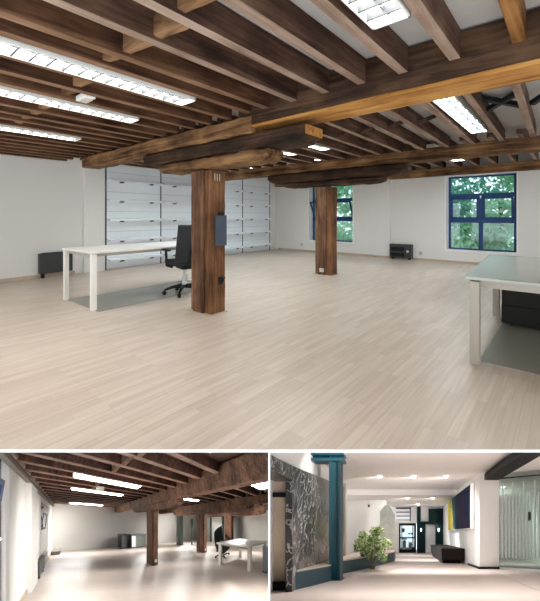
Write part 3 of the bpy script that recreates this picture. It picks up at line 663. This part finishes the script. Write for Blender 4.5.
# ------------------------------------------------------------------ task chair
def task_chair(label, loc, rz, frame=OFFICE, sc=1.0):
    t = thing('office_chair', label, 'chair', loc, frame, None, rz, sc)
    for k in range(5):
        a = 2 * PI * k / 5 + 0.35; c, s = math.cos(a), math.sin(a)
        part('base_arm', MB().tube([(0.03 * c, 0.03 * s, 0.12), (0.17 * c, 0.17 * s, 0.115), (0.30 * c, 0.30 * s, 0.075)], [0.030, 0.024, 0.016], 8), M['black'], t, local=True)
        cs = part('caster', MB().tube([(0.30 * c - 0.022 * s, 0.30 * s + 0.022 * c, 0.032), (0.30 * c + 0.022 * s, 0.30 * s - 0.022 * c, 0.032)], 0.032, 12), M['black'], t, local=True)
    part('gas_lift', MB().tube([(0, 0, 0.10), (0, 0, 0.28), (0, 0, 0.281), (0, 0, 0.42)], [0.035, 0.035, 0.018, 0.018], 12), M['steel'], t, local=True)
    part('mechanism', MB().box(-0.10, 0.10, -0.17, 0.12, 0.40, 0.455), M['black'], t, local=True, bevel=0.015)
    rings = []
    for z, g in ((0.455, 0.90), (0.475, 1.0), (0.515, 1.0), (0.53, 0.93)):
        rings.append([(0.255 * g * sx * (abs(math.cos(q)) ** 0.4 if True else 1), 0.25 * g * sy * (abs(math.sin(q)) ** 0.4) + 0.02, z + 0.012 * (abs(math.cos(q))) )
                      for q in [2 * PI * i / 24 for i in range(24)] for sx, sy in [(1 if math.cos(q) >= 0 else -1, 1 if math.sin(q) >= 0 else -1)]])
    part('seat', MB().loft(rings), M['mesh'], t, local=True, smooth=True)
    b = MB(); nx, nz = 8, 10; grid = []
    def bp(i, j, off):
        x = (i / nx - 0.5) * 2; k = j / nz
        w = 0.225 + 0.012 * math.sin(PI * k) - 0.02 * k
        y = -0.235 - 0.10 * k + 0.045 * x * x - 0.035 * math.sin(PI * k)
        return (x * w, y - off, 0.53 + 0.56 * k)
    for off in (0.0, 0.028): grid.append([[bp(i, j, off) for i in range(nx + 1)] for j in range(nz + 1)])
    vs = [p for g in grid for r in g for p in r]; fs = []; R = nx + 1; S = R * (nz + 1)
    for j in range(nz):
        for i in range(nx):
            a = j * R + i; fs += [(a, a + 1, a + R + 1, a + R), (S + a, S + a + R, S + a + R + 1, S + a + 1)]
    for j in range(nz):
        for i in (0, nx): a = j * R + i; fs.append((a, a + R, S + a + R, S + a))
    for i in range(nx):
        for j in (0, nz): a = j * R + i; fs.append((a, a + 1, S + a + 1, S + a))
    b.add(vs, fs); part('backrest', b, M['mesh'], t, local=True, bevel=0.008, smooth=True)
    part('back_support', MB().tube([(0, -0.10, 0.43), (0, -0.25, 0.45), (0, -0.31, 0.56), (0, -0.35, 0.80)], [0.03, 0.03, 0.025, 0.018], 10), M['black'], t, local=True)
    for s in (-1, 1):
        ar = part('armrest', MB().tube([(s * 0.20, -0.04, 0.44), (s * 0.29, -0.04, 0.47), (s * 0.295, -0.03, 0.58), (s * 0.295, -0.02, 0.69)], [0.022, 0.022, 0.02, 0.02], 8), M['black'], t, local=True)
        part('arm_pad', MB().box(s * 0.295 - 0.045, s * 0.295 + 0.045, -0.14, 0.13, 0.69, 0.72), M['black'], ar, local=True, bevel=0.014)
    return t
task_chair('black office chair turned towards the white desk, left of the near post', (-4.74, 3.47, 0.004), 1.30, OFFICE, 1.02)

# ------------------------------------------------------------------ grey desk at right
gd = thing('office_desk', 'grey-topped desk with taupe legs at the right edge, in front of the larger window', 'desk', (0.2, 4.4, 0))
gx0, gx1, gy0, gy1 = -0.74, 0.86, 3.36, 5.52
part('tabletop', MB().prism([(gx0 + 0.06, gy0), (gx1, gy0), (gx1, gy1), (gx0 - 0.08, gy1)], 0.715, 0.74), M['greydesk'], gd, bevel=0.003)
part('apron', MB().box(gx0 + 0.12, gx1 - 0.1, gy0 + 0.10, gy0 + 0.14, 0.645, 0.705).box(gx0 + 0.12, gx0 + 0.16, gy0 + 0.1, gy1 - 0.1, 0.645, 0.705)
     .box(gx0 + 0.10, gx1 - 0.1, gy1 - 0.14, gy1 - 0.10, 0.645, 0.705), M['deskleg'], gd)
part('leg', MB().box(gx0 + 0.09, gx0 + 0.16, gy0 + 0.03, gy0 + 0.11, 0, 0.70), M['deskleg'], gd, bevel=0.004)
part('leg', MB().box(gx0 + 0.0, gx0 + 0.07, gy1 - 0.33, gy1 - 0.25, 0, 0.70), M['deskleg'], gd, bevel=0.004)
part('leg', MB().box(gx1 - 0.12, gx1 - 0.05, gy0 + 0.03, gy0 + 0.11, 0, 0.70), M['deskleg'], gd, bevel=0.004)
part('leg', MB().box(gx1 - 0.12, gx1 - 0.05, gy1 - 0.33, gy1 - 0.25, 0, 0.70), M['deskleg'], gd, bevel=0.004)
pd = thing('drawer_pedestal', 'dark drawer pedestal on castors under the grey desk', 'pedestal', (-0.2, 5.05, 0))
part('carcass', MB().box(-0.60, 0.20, 4.82, 5.30, 0.03, 0.60), M['pedestal'], pd, bevel=0.006)
for k in range(3):
    dr = part('drawer', MB().box(-0.59, 0.19, 4.805, 4.822, 0.07 + k * 0.175, 0.235 + k * 0.175), M['pedestal'], pd, bevel=0.004)
    part('handle', MB().box(-0.25, -0.11, 4.79, 4.806, 0.205 + k * 0.175, 0.222 + k * 0.175), M['black'], dr)
for cx, cy in ((-0.51, 4.91), (0.15, 4.91), (-0.51, 5.25), (0.15, 5.25)):
    part('caster', MB().tube([(cx - 0.015, cy, 0.025), (cx + 0.015, cy, 0.025)], 0.025, 10), M['black'], pd)

# ------------------------------------------------------------------ outside the office windows
struct('ground', MB().box(-26, 14, 11.2, 34, -3.3, -3.2), M['soil'])
def leaves(mb, c, r, n, size, flat=1.0, rng=random):
    for _ in range(n):
        while True:
            p = Vector((rng.uniform(-1, 1), rng.uniform(-1, 1), rng.uniform(-1, 1)))
            if 0.25 < p.length < 1: break
        p = p * (0.75 + 0.25 * rng.random()) ; q = Vector(c) + Vector((p.x * r, p.y * r, p.z * r * flat))
        u = Vector((rng.gauss(0, 1), rng.gauss(0, 1), rng.gauss(0, 0.7))).normalized(); w = u.cross(Vector((rng.gauss(0, 1), rng.gauss(0, 1), rng.gauss(0, 1)))).normalized()
        s = size * rng.uniform(0.6, 1.3)
        mb.add([q - u * s, q + w * s * 0.45, q + u * s, q - w * s * 0.45], [(0, 1, 2, 3)])
def tree(name, x, y, h, r, mat, label):
    t = thing(name, label, 'tree', (x, y, -3.2), group='trees outside the windows')
    part('trunk', MB().tube([(x, y, -3.2), (x + 0.1, y, -1), (x - 0.05, y + 0.1, h * 0.4)], [0.2, 0.15, 0.06], 8), M['bark'], t)
    m = MB()
    for k in range(11):
        leaves(m, (x + random.uniform(-r, r) * 0.8, y + random.uniform(-r, r) * 0.5, -1.6 + (h + 1.8) * k / 10), r * 0.6, 620, 0.15)
    part('crown', m, mat, t)
tree('leafy_tree', -4.3, 14.6, 4.6, 1.7, M['leaf_c'], 'pale green tree seen at the left side of the larger window')
tree('leafy_tree', -1.9, 15.2, 4.8, 1.8, M['leaf_a'], 'bright green tree filling the right side of the larger window')
tree('leafy_tree', -2.9, 18.5, 6.2, 2.4, M['leaf_b'], 'darker green tree behind the others outside the larger window')
tree('leafy_tree', -9.0, 14.4, 4.6, 1.8, M['leaf_a'], 'green tree outside the smaller window, just right of the far post')
tree('leafy_tree', -10.9, 17.5, 5.8, 2.2, M['leaf_c'], 'pale green tree outside the smaller window, left of the far post')

# ================================================================== SECOND HALL: timbers, lights, furniture
G2 = 'joists of the lower left hall'
def lj(a, b0, b1, label):
    o = one('ceiling_joist', MB().timber((a, b0, 2.135), (a, b1, 2.135), 0.17, 0.15, 0.003, 6, 0.006), M['loft_joist'], label, 'joist', LOFT, G2)
    part('underside', MB().timber((a, b0, 2.057), (a, b1, 2.057), 0.165, 0.008, 0.001, 6, 0.002), M['loft_under'], o, LOFT, label='pale underside')  # lower face carries a strip in a paler wood colour
a = 2.5
for n in range(18):
    lj(a + n * 0.76, -1.05, 3.45, 'dark joist in the left bay of the lower left hall, %s from the front' % ORD[n])
for n in range(15):
    lj(0.6 + n * 0.8, 3.45, 7.75, 'dark joist in the middle bay of the lower left hall, %s from the front' % ORD[n])
for n in range(12):
    lj(0.3 + n * 0.8, 7.75, 12.1, 'dark joist in the right bay of the lower left hall, %s from the front' % ORD[n])
for n, (aa, bb) in enumerate(((2.88, 1.15), (3.64, 1.02), (4.4, 0.95), (6.68, 0.8), (7.4, 0.75))):
    one('bridging_block', MB().timber((aa - 0.38, bb, 2.12), (aa + 0.38, bb, 2.12), 0.10, 0.13, 0.003, 3, 0.005), M['loft_beam'], 'timber block between left joists of the lower left hall, %s from the front' % ORD[n], 'block', LOFT, 'bridging blocks of the lower left hall')
def lbeam(a0, a1, b, h0, h1, w, label, name='main_beam', cat='beam', rnd=None, mat='loft_beam'):
    one(name, MB().timber((a0, b, (h0 + h1) / 2), (a1, b, (h0 + h1) / 2), w, h1 - h0, 0.006, 20, 0.012, (lambda k: rounded(k, w, h1 - h0, rnd)) if rnd else None), M[mat], label, cat, LOFT)
lbeam(0.4, 15.6, 3.42, 1.80, 2.19, 0.36, 'brown beam over the front post of the lower left hall')
lbeam(4.6, 10.2, 3.42, 1.63, 1.80, 0.34, 'corbel on the front post of the lower left hall', 'corbel', 'corbel', 0.1)
lbeam(-2.0, 14.6, 7.75, 1.82, 2.08, 0.36, 'brown beam over the second post of the lower left hall')
lbeam(3.4, 11.5, 7.75, 1.62, 1.82, 0.34, 'corbel on the second post of the lower left hall', 'corbel', 'corbel', 0.1)
lbeam(-4.0, 13.4, 12.1, 1.82, 2.08, 0.36, 'brown beam over the rearmost post of the lower left hall')
lbeam(4.0, 11.5, 12.1, 1.62, 1.82, 0.34, 'corbel on the rearmost post of the lower left hall', 'corbel', 'corbel', 0.1)
def lpost(a0, a1, b0, b1, h, label):
    t = thing('timber_post', label, 'post', ((a0 + a1) / 2, (b0 + b1) / 2, 0), LOFT)
    bm_ = (b0 + b1) / 2
    part('shaft', MB().timber((a0 + (a1 - a0) * 0.5, bm_, 0), (a0 + (a1 - a0) * 0.5, bm_, h), a1 - a0, b1 - b0, 0.006, 8, 0.02), M['loft_post'], t, LOFT)
    part('face_plank', MB().box(a0 - 0.05, a0 + 0.02, b0 + 0.05, b1 - 0.12, 0, h), M['loft_beam'], t, LOFT)
    part('outlet_plate', MB().box(a0 - 0.08, a0 - 0.04, b0 + 0.10, b0 + 0.24, 0.10, 0.18), M['socket'], t, LOFT, label='white outlet plate')
lpost(7.05, 7.85, 3.27, 3.62, 1.65, 'front brown timber post of the lower left hall')
lpost(7.2, 8.0, 7.58, 8.0, 1.64, 'second brown timber post of the lower left hall, left of the chair')
lpost(7.3, 8.1, 11.9, 12.4, 1.64, 'rearmost timber post of the lower left hall, behind the chair')
def llight(a0, a1, b0, b1, h, label, mat='tube_loft'):
    t = thing('strip_light', label, 'light', ((a0 + a1) / 2, (b0 + b1) / 2, h), LOFT, 'strip lights of the lower left hall')
    part('housing', MB().box(a0 - 0.03, a1 + 0.03, b0 - 0.03, b1 + 0.03, h + 0.012, h + 0.06), M['white'], t, LOFT)
    part('tube', MB().box(a0, a1, b0, b1, h, h + 0.012), M[mat], t, LOFT)
llight(5.62, 6.08, 0.1, 2.1, 2.04, 'nearest strip light at the left of the lower left hall')
llight(8.0, 8.4, 0.05, 2.05, 2.04, 'second strip light at the left of the lower left hall')
llight(13.9, 14.4, 0.0, 2.0, 2.04, 'farthest strip light by the back wall of the lower left hall', 'tube_mid')
llight(1.55, 2.2, 3.95, 6.0, 2.02, 'large strip light at the right of the lower left hall, above the desk')
llight(6.2, 6.6, 4.5, 6.1, 2.02, 'small strip light between the posts of the lower left hall')
llight(1.45, 1.85, 0.3, 2.15, 2.04, 'strip light cut by the top edge of the lower left hall')
llight(11.4, 11.8, 4.8, 6.8, 2.02, 'added strip light deep in the middle bay of the lower left hall', 'tube_added')  # this and the next three strips are added to lift the dim back
llight(5.2, 5.6, 9.2, 11.2, 2.02, 'added strip light in the right bay of the lower left hall, hidden behind the beam', 'tube_added')
llight(12.0, 12.4, 9.4, 11.4, 2.02, 'added strip light by the back doorway of the lower left hall', 'tube_added')
llight(9.0, 9.4, 9.2, 11.2, 2.02, 'added strip light deep in the right bay of the lower left hall', 'tube_added')
em = thing('junction_box', 'white emergency light between the two nearest strips of the lower left hall', 'fitting', (7.0, 0.85, 2.02), LOFT)
part('cover', MB().box(6.9, 7.2, 0.8, 1.05, 2.0, 2.06), M['white'], em, LOFT)
one('wall_pipe', MB().tube([(1.5, -0.95, 2.1), (16.3, -0.95, 2.1)], 0.05, 10), M['pipe'], 'brown pipe along the top of the window wall in the lower left hall', 'pipe', LOFT)
one('cable_tray', MB().box(1.5, 16.3, -1.05, -0.93, 1.96, 2.02), M['pipe'], 'narrow brown ledge under the pipe of the lower left hall', 'ledge', LOFT)
rd = thing('wall_heater', 'dark heater under the far window of the lower left hall', 'heater', (9.5, -0.97, 0), LOFT)
part('body', MB().box(8.75, 10.4, -1.04, -0.92, 0.06, 0.40), M['heater'], rd, LOFT)
part('foot', MB().box(8.9, 9.1, -1.03, -0.93, 0, 0.06), M['grill'], rd, LOFT)
part('foot', MB().box(10.0, 10.2, -1.03, -0.93, 0, 0.06), M['grill'], rd, LOFT)
rb = thing('floor_box', 'dark low box on the floor in the far left corner of the lower left hall', 'box', (15.0, -0.8, 0), LOFT)
part('body', MB().box(14.6, 15.8, -1.0, -0.55, 0, 0.13), M['heater'], rb, LOFT)
part('lid', MB().box(14.55, 15.85, -1.02, -0.53, 0.13, 0.15), M['pipe'], rb, LOFT)
one('conduit', MB().tube([(14.36, 9.75, 0), (14.3, 9.72, 1.9)], 0.03, 6), M['cab'], 'thin dark conduit down the back wall of the lower left hall', 'conduit', LOFT)
cb = thing('storage_cabinet', 'charcoal cabinet standing by the back wall of the lower left hall', 'cabinet', (14.0, 3.7, 0), LOFT)
part('carcass', MB().box(13.6, 14.9, 3.35, 4.0, 0.03, 0.66), M['cab'], cb, LOFT)
part('door', MB().box(13.55, 13.6, 3.38, 3.97, 0.06, 0.64), M['cab'], cb, LOFT)
part('top_panel', MB().box(13.5, 14.95, 3.32, 4.03, 0.66, 0.69), M['heater'], cb, LOFT)
g2 = thing('storage_cabinet', 'grey-green low cabinet right of the charcoal one in the lower left hall', 'cabinet', (13.7, 4.8, 0), LOFT)
part('carcass', MB().box(13.3, 14.4, 4.12, 5.5, 0.03, 0.64), M['glassbox'], g2, LOFT)
part('door', MB().box(13.25, 13.3, 4.15, 4.48, 0.06, 0.6), M['shelf'], g2, LOFT, label='pale narrow door')
part('door', MB().box(13.25, 13.3, 4.52, 5.45, 0.06, 0.6), M['glassbox'], g2, LOFT)
part('top_panel', MB().box(13.2, 14.45, 4.1, 5.52, 0.64, 0.67), M['screen'], g2, LOFT)
# doorway and dark post at the back
one('steel_post', MB().box(11.5, 12.2, 8.45, 8.85, 0, 2.1), M['green'], 'dark green square post by the back doorway of the lower left hall', 'post', LOFT)
one('coat_stand', MB().tube([(10.9, 9.62, 0), (10.9, 9.62, 0.9), (10.9, 9.62, 1.35), (10.9, 9.62, 1.5)], [0.09, 0.05, 0.17, 0.1], 8), M['green'], 'dark slim stand by the back doorway of the lower left hall', 'stand', LOFT)
dn = bpy.data.objects.new('door_1', None); COL.objects.link(dn); dn.location = LOFT.pt((11, 12.9, 0)); dn['kind'] = 'structure'
part('door_frame', MB().box(9.0, 9.3, 13.02, 13.1, 0, 1.7).box(10.9, 11.2, 13.02, 13.1, 0, 1.7).box(9.0, 11.2, 13.02, 13.1, 1.65, 1.75), M['green'], dn, LOFT)
part('door_leaf', MB().box(9.3, 10.9, 13.05, 13.1, 0, 1.65), M['loft_wall'], dn, LOFT)
# desk, chair, screen
ld = thing('office_desk', 'pale desk at the right of the lower left hall', 'desk', (3.8, 7.5, 0), LOFT)
part('tabletop', MB().box(2.75, 4.75, 6.15, 8.9, 0.615, 0.65), M['white'], ld, LOFT)
part('underframe', MB().box(2.9, 4.6, 6.35, 6.45, 0.56, 0.615), M['deskleg'], ld, LOFT)
part('underframe', MB().box(2.9, 4.6, 8.6, 8.7, 0.56, 0.615), M['deskleg'], ld, LOFT)
for la, lb in ((4.5, 6.2), (2.8, 6.35), (4.5, 8.6), (2.8, 8.6)):
    part('leg', MB().box(la, la + 0.16, lb, lb + 0.16, 0, 0.615), M['white'], ld, LOFT)
ls = thing('desk_screen', 'grey desk end panel at the right edge of the lower left hall', 'screen', (1.9, 6.8, 0), LOFT)
part('panel', MB().box(1.55, 2.35, 6.72, 6.80, 0.03, 0.66), M['screen'], ls, LOFT)
part('foot', MB().box(1.55, 1.75, 6.66, 6.86, 0, 0.03), M['heater'], ls, LOFT)
part('foot', MB().box(2.15, 2.35, 6.66, 6.86, 0, 0.03), M['heater'], ls, LOFT)
task_chair('black office chair behind the pale desk in the lower left hall', (5.2, 7.4, 0), YAW - 2.3, LOFT, 0.82)

# ================================================================== LOBBY: columns, bench, doors, art
sc_ = thing('steel_column', 'tall teal steel column with a cross arm in front of the marble wall', 'column', (-1.9, 9.85, 0), LOBBY)
part('web', MB().box(-2.03, -1.80, 9.85, 9.95, 0, 3.46), M['teal'], sc_, LOBBY)
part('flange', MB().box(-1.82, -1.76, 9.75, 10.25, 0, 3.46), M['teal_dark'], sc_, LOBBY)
part('flange', MB().box(-2.06, -2.02, 9.75, 10.25, 0, 3.46), M['teal'], sc_, LOBBY)
part('cross_arm', MB().box(-2.55, -1.66, 9.70, 10.2, 3.28, 3.36).box(-2.55, -1.66, 9.9, 9.98, 3.36, 3.44).box(-2.55, -1.66, 9.7, 10.2, 3.44, 3.49), M['teal'], sc_, LOBBY)
part('base_plate', MB().box(-2.12, -1.72, 9.68, 10.3, 0, 0.02), M['teal_dark'], sc_, LOBBY)
bn = thing('planter_bench', 'long teal bench with stone top along the marble wall', 'bench', (-1.9, 12, 0), LOBBY)
front = [(-2.46, 8.05), (-2.0, 9.6), (-1.98, 11.4), (-1.26, 13.6), (-0.46, 17.0), (-0.46, 19.5)]
backp = [(-0.9, 19.8), (-2.2, 19.8), (-2.3, 14.5), (-2.44, 9.0)]
part('front_panel', MB().prism(front + backp, 0.0, 0.40), M['teal_dark'], bn, LOBBY)
part('bench_top', MB().prism([(x - 0.02, y + 0.05) for x, y in front] + backp, 0.40, 0.44), M['benchtop'], bn, LOBBY)
# shrub in front of the bench
pl = thing('potted_shrub', 'leafy green and cream shrub in front of the teal bench', 'plant', (-1.15, 13.0, 0), LOBBY)
part('pot', MB().tube([(-1.15, 13.0, 0), (-1.15, 13.0, 0.13)], [0.08, 0.11], 14), M['stem'], pl, LOBBY)
stm = MB()
for k in range(9):
    a = 2 * PI * k / 9; stm.tube([(-1.15, 13.0, 0.15), (-1.15 + 0.2 * math.cos(a), 13.0 + 0.5 * math.sin(a), 0.55), (-1.15 + 0.42 * math.cos(a), 13.0 + 1.0 * math.sin(a), 1.0 + 0.2 * math.sin(a * 3))], [0.014, 0.011, 0.005], 5)
part('stems', stm, M['stem'], pl, LOBBY)
lf, lp = MB(), MB()
random.seed(5)
for k in range(34):
    c = (-1.12 + max(-0.55, min(0.5, random.gauss(0, 0.30))), 13.0 + random.uniform(-0.6, 0.6), 0.90 + max(-0.45, min(0.52, random.gauss(0, 0.27))))
    leaves(lf, c, 0.18, 40, 0.07); leaves(lp, c, 0.2, 52, 0.065)
part('dark_foliage', lf, M['pleaf'], pl, LOBBY); part('pale_foliage', lp, M['pflower'], pl, LOBBY, label='cream green leaves')
# metal door in the marble wall
dr = bpy.data.objects.new('door_2', None); COL.objects.link(dr); dr.location = LOBBY.pt((-2.8, 7, 0)); dr['kind'] = 'structure'
part('door_leaf', MB().box(-3.7, -2.64, 8.0, 8.06, 0.20, 2.10), M['brushed'], dr, LOBBY)
part('door_frame', MB().box(-3.7, -2.60, 7.96, 8.06, 2.10, 2.20).box(-3.7, -2.60, 7.96, 8.06, 0, 0.20).box(-2.64, -2.60, 7.9, 8.06, 0, 2.3), M['darkframe'], dr, LOBBY)
struct('trim_8', MB().box(-3.7, -2.60, 8.0, 8.1, 2.20, 2.6), M['benchtop'], LOBBY)
# glass screen beside the back wall
gs = thing('glass_screen', 'textured glass screen with clipped top left of the far doors', 'screen', (-0.95, 18.8, 0), LOBBY)
gq = [(-1.32, 19.5, 0.45), (-0.48, 18.9, 0.45), (-0.48, 18.9, 2.35), (-0.78, 19.1, 2.85), (-1.02, 19.3, 2.85), (-1.32, 19.5, 2.55)]
part('pane', MB().loft([[(x, y, h) for x, y, h in gq], [(x + 0.02, y + 0.06, h) for x, y, h in gq]]), M['texglass'], gs, LOBBY)
part('edge_trim', MB().tube([(-0.47, 18.9, 0.0), (-0.47, 18.9, 2.35), (-0.78, 19.1, 2.86), (-1.02, 19.3, 2.86), (-1.32, 19.5, 2.55)], 0.014, 6), M['steel'], gs, LOBBY)
one('thermostat', MB().box(-2.02, -1.93, 19.94, 20.0, 2.82, 2.95), M['darkframe'], 'small black sensor on the white back wall above the shrub', 'sensor', LOBBY)
one('wall_sign', MB().box(-1.04, -0.98, 19.9, 20.0, 3.2, 3.45), M['darkframe'], 'narrow dark fitting at the corner of the white back wall', 'fitting', LOBBY)
# far end of the corridor
struct('wall_far_end', MB().box(-0.7, 0.95, 27.6, 27.8, 0, 3.5).box(2.3, 2.9, 25.6, 25.8, 0, 3.5), M['lobby_wall'], LOBBY)
gd2 = bpy.data.objects.new('door_3', None); COL.objects.link(gd2); gd2.location = LOBBY.pt((0.2, 25, 0)); gd2['kind'] = 'structure'
f = MB().box(-0.36, -0.24, 25, 25.15, 0, 2.08).box(0.72, 0.86, 25, 25.15, 0, 2.08).box(-0.36, 0.86, 25, 25.15, 1.92, 2.08).box(-0.36, 0.86, 25, 25.15, 0, 0.22).box(-0.3, 0.8, 25, 25.1, 1.02, 1.10).box(-0.18, -0.12, 25, 25.1, 0, 2.0).box(0.60, 0.66, 25, 25.1, 0, 2.0)
part('door_frame', f, M['darkframe'], gd2, LOBBY)
part('door_glass', MB().box(-0.3, 0.8, 25.05, 25.07, 0.1, 2.0), M['glass'], gd2, LOBBY)
struct('trim_6', MB().box(-0.62, -0.36, 25.0, 25.2, 0, 2.2).box(-0.62, 0.9, 25.0, 25.2, 2.10, 2.22), M['lobby_wall'], LOBBY)
sh = thing('open_shelf', 'black open rack above the glass door at the corridor end', 'shelf', (0.1, 25.1, 2.22), LOBBY)
for h in (2.30, 2.58, 2.86, 3.12): part('shelf_board', MB().box(-0.55, 0.45, 25.0, 25.5, h, h + 0.035), M['darkframe'], sh, LOBBY)
part('side_panel', MB().box(0.42, 0.48, 25.0, 25.5, 2.22, 3.2), M['darkframe'], sh, LOBBY)
lt = thing('lit_panel', 'bright lit room behind the glass door at the corridor end', 'panel', (0.25, 26.6, 0.2), LOBBY)
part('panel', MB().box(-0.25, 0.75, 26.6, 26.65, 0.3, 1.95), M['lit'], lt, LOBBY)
for (x0, x1, h0, h1) in ((-0.2, 0.2, 0.9, 1.0), (0.3, 0.7, 1.3, 1.4), (-0.1, 0.15, 0.3, 0.85), (0.35, 0.6, 0.3, 0.7), (-0.2, 0.05, 1.45, 1.75)):
    part('shelf_content', MB().box(x0, x1, 26.4, 26.6, h0, h1), M['cab'], lt, LOBBY)
one('wall_pillar', MB().box(0.90, 1.16, 24.6, 25.2, 0, 3.22), M['darkteal'], 'black-teal pillar between the glass door and the dark portal', 'pillar', LOBBY)
pr = bpy.data.objects.new('door_4', None); COL.objects.link(pr); pr.location = LOBBY.pt((1.9, 25, 0)); pr['kind'] = 'structure'
part('portal_frame', MB().box(1.16, 1.50, 24.8, 25.3, 0, 2.12).box(2.22, 2.72, 24.8, 25.3, 0, 3.1).box(1.16, 2.72, 24.8, 25.3, 2.0, 2.2).box(1.72, 2.72, 24.8, 25.3, 2.2, 3.1), M['darkteal'], pr, LOBBY)
part('portal_leaf', MB().box(1.50, 2.22, 25.2, 25.3, 0.0, 2.0), M['edge'], pr, LOBBY)
struct('trim_7', MB().box(1.16, 1.72, 25.0, 25.2, 2.2, 3.22).box(0.5, 0.9, 25.0, 25.2, 2.22, 3.22), M['lobby_wall'], LOBBY)
for x, w_ in ((1.13, 'left'), (2.36, 'right')):
    s_ = thing('wall_lamp', 'greenish glowing wall lamp at the %s of the dark portal' % w_, 'lamp', (x, 24.7, 1.5), LOBBY)
    part('lamp_shade', MB().box(x, x + 0.10, 24.6, 24.78, 1.5, 1.72), M['sconce'], s_, LOBBY)
    part('lamp_bracket', MB().box(x + 0.02, x + 0.08, 24.74, 24.8, 1.44, 1.5), M['steel'], s_, LOBBY)
# painting on the right wall, low leather bench under it
pt = thing('painting', 'large abstract canvas of yellow and deep blue on the right wall', 'painting', (2.66, 17, 1.5), LOBBY)
part('frame', MB().box(2.60, 2.70, 13.75, 20.9, 1.50, 3.26), M['edge'], pt, LOBBY)
part('canvas', MB().box(2.585, 2.60, 13.95, 20.8, 1.53, 3.23), M['canvas'], pt, LOBBY)
lb = thing('low_bench', 'dark brown box bench under the painting', 'bench', (2.2, 18, 0), LOBBY)
part('seat', MB().box(1.66, 2.66, 15.6, 22.0, 0.14, 0.60), M['brown'], lb, LOBBY)
part('seat_top', MB().box(1.64, 2.66, 15.55, 22.05, 0.60, 0.65), M['brown'], lb, LOBBY)
part('plinth', MB().box(1.72, 2.5, 15.8, 21.8, 0, 0.14), M['darkframe'], lb, LOBBY)
# glass partition at right with frosted bands, black beam above
gp = thing('glass_partition', 'clear glass partition with frosted stripes at the right edge', 'partition', (4.2, 12.6, 0), LOBBY)
part('pane', MB().hexa([(3.50, 13.0, 0.05), (5.6, 11.6, 0.05), (5.6, 11.66, 0.05), (3.50, 13.06, 0.05), (3.50, 13.0, 3.3), (5.6, 11.6, 3.3), (5.6, 11.66, 3.3), (3.50, 13.06, 3.3)]), M['greenglass'], gp, LOBBY)
for k in range(11):
    x = 3.56 + k * 0.105; y = 13.0 - (x - 3.5) * 1.4 / 2.1 - 0.02
    part('frosted_stripe', MB().box(x, x + 0.062, y - 0.01, y, 0.42, 2.75 if k % 3 else 3.15), M['frost'], gp, LOBBY)
part('door_pull', MB().box(4.32, 4.36, 12.2, 12.36, 1.75, 2.05), M['darkframe'], gp, LOBBY)
part('bottom_rail', MB().hexa([(3.50, 12.98, 0), (5.6, 11.58, 0), (5.6, 11.68, 0), (3.50, 13.08, 0), (3.50, 12.98, 0.06), (5.6, 11.58, 0.06), (5.6, 11.68, 0.06), (3.50, 13.08, 0.06)]), M['steel'], gp, LOBBY)
part('top_rail', MB().hexa([(3.50, 12.98, 3.3), (5.6, 11.58, 3.3), (5.6, 11.68, 3.3), (3.50, 13.08, 3.3), (3.50, 12.98, 3.34), (5.6, 11.58, 3.34), (5.6, 11.68, 3.34), (3.50, 13.08, 3.34)]), M['darkframe'], gp, LOBBY)
one('steel_beam', MB().box(2.85, 3.36, 6.0, 12.6, 3.2, 3.42), M['darkframe'], 'black steel beam running overhead at the upper right of the lobby', 'beam', LOBBY)
one('floor_track', MB().hexa([(3.0, 7.5, 0.0), (3.06, 7.5, 0.0), (3.03, 12.0, 0.0), (2.97, 12.0, 0.0), (3.0, 7.5, 0.006), (3.06, 7.5, 0.006), (3.03, 12.0, 0.006), (2.97, 12.0, 0.006)]), M['deskleg'], 'thin brown track in the lobby floor by the glass partition', 'track', LOBBY)
# downlights; entrance row, partition and corridor ones are added to brighten the lobby
for n, (x, d, h, lab) in enumerate(((-0.92, 13.5, HC3, 'left ceiling downlight of the front row in the lobby'), (0.38, 13.5, HC3, 'middle ceiling downlight of the front row in the lobby'), (1.6, 13.5, HC3, 'right ceiling downlight of the front row in the lobby'),
                             (1.53, 18.7, 3.22, 'right ceiling downlight of the rear row near the corridor'), (0.2, 18.7, 3.22, 'left ceiling downlight of the rear row near the corridor'), (-1.3, 8.6, HC3, 'added left downlight of the unseen lobby row nearest the entrance, above the frame'), (0.4, 8.6, HC3, 'added middle downlight of the unseen lobby row nearest the entrance, above the frame'),
                             (2.2, 8.6, HC3, 'added right downlight of the unseen lobby row nearest the entrance, above the frame'), (4.4, 9.0, HC3, 'added ceiling downlight in front of the glass partition, above the frame'), (4.6, 16.5, HC3, 'added ceiling downlight behind the glass partition'), (0.9, 22.5, 3.22, 'added ceiling downlight in the corridor by the far doors'))):
    t = thing('downlight', lab, 'light', (x, d, h), LOBBY, 'lobby downlights')
    part('trim_ring', MB().loft([[(x + r * math.cos(2 * PI * k / 16), d + 2.4 * r * math.sin(2 * PI * k / 16), h - e) for k in range(16)] for r, e in ((0.10, 0.0), (0.095, 0.015), (0.075, 0.015), (0.07, 0.004))], cap=False), M['white'], t, LOBBY)
    part('lens', MB().loft([[(x + r * math.cos(2 * PI * k / 16), d + 2.4 * r * math.sin(2 * PI * k / 16), h - e) for k in range(16)] for r, e in ((0.085, 0.014), (0.085, 0.03), (0.06, 0.06), (0.02, 0.075))]), M['down'], t, LOBBY)
    L = bpy.data.lights.new('downlight_beam', 'SPOT'); L.energy = SPOT_LOBBY; L.spot_size = math.radians(150); L.spot_blend = 0.9; L.shadow_soft_size = 0.12; L.color = (1.0, 0.97, 0.94)
    lo = bpy.data.objects.new('downlight_beam', L); COL.objects.link(lo); lo.location = LOBBY.pt((x, d, h - 0.11)); lo.rotation_euler = (0, 0, 0)
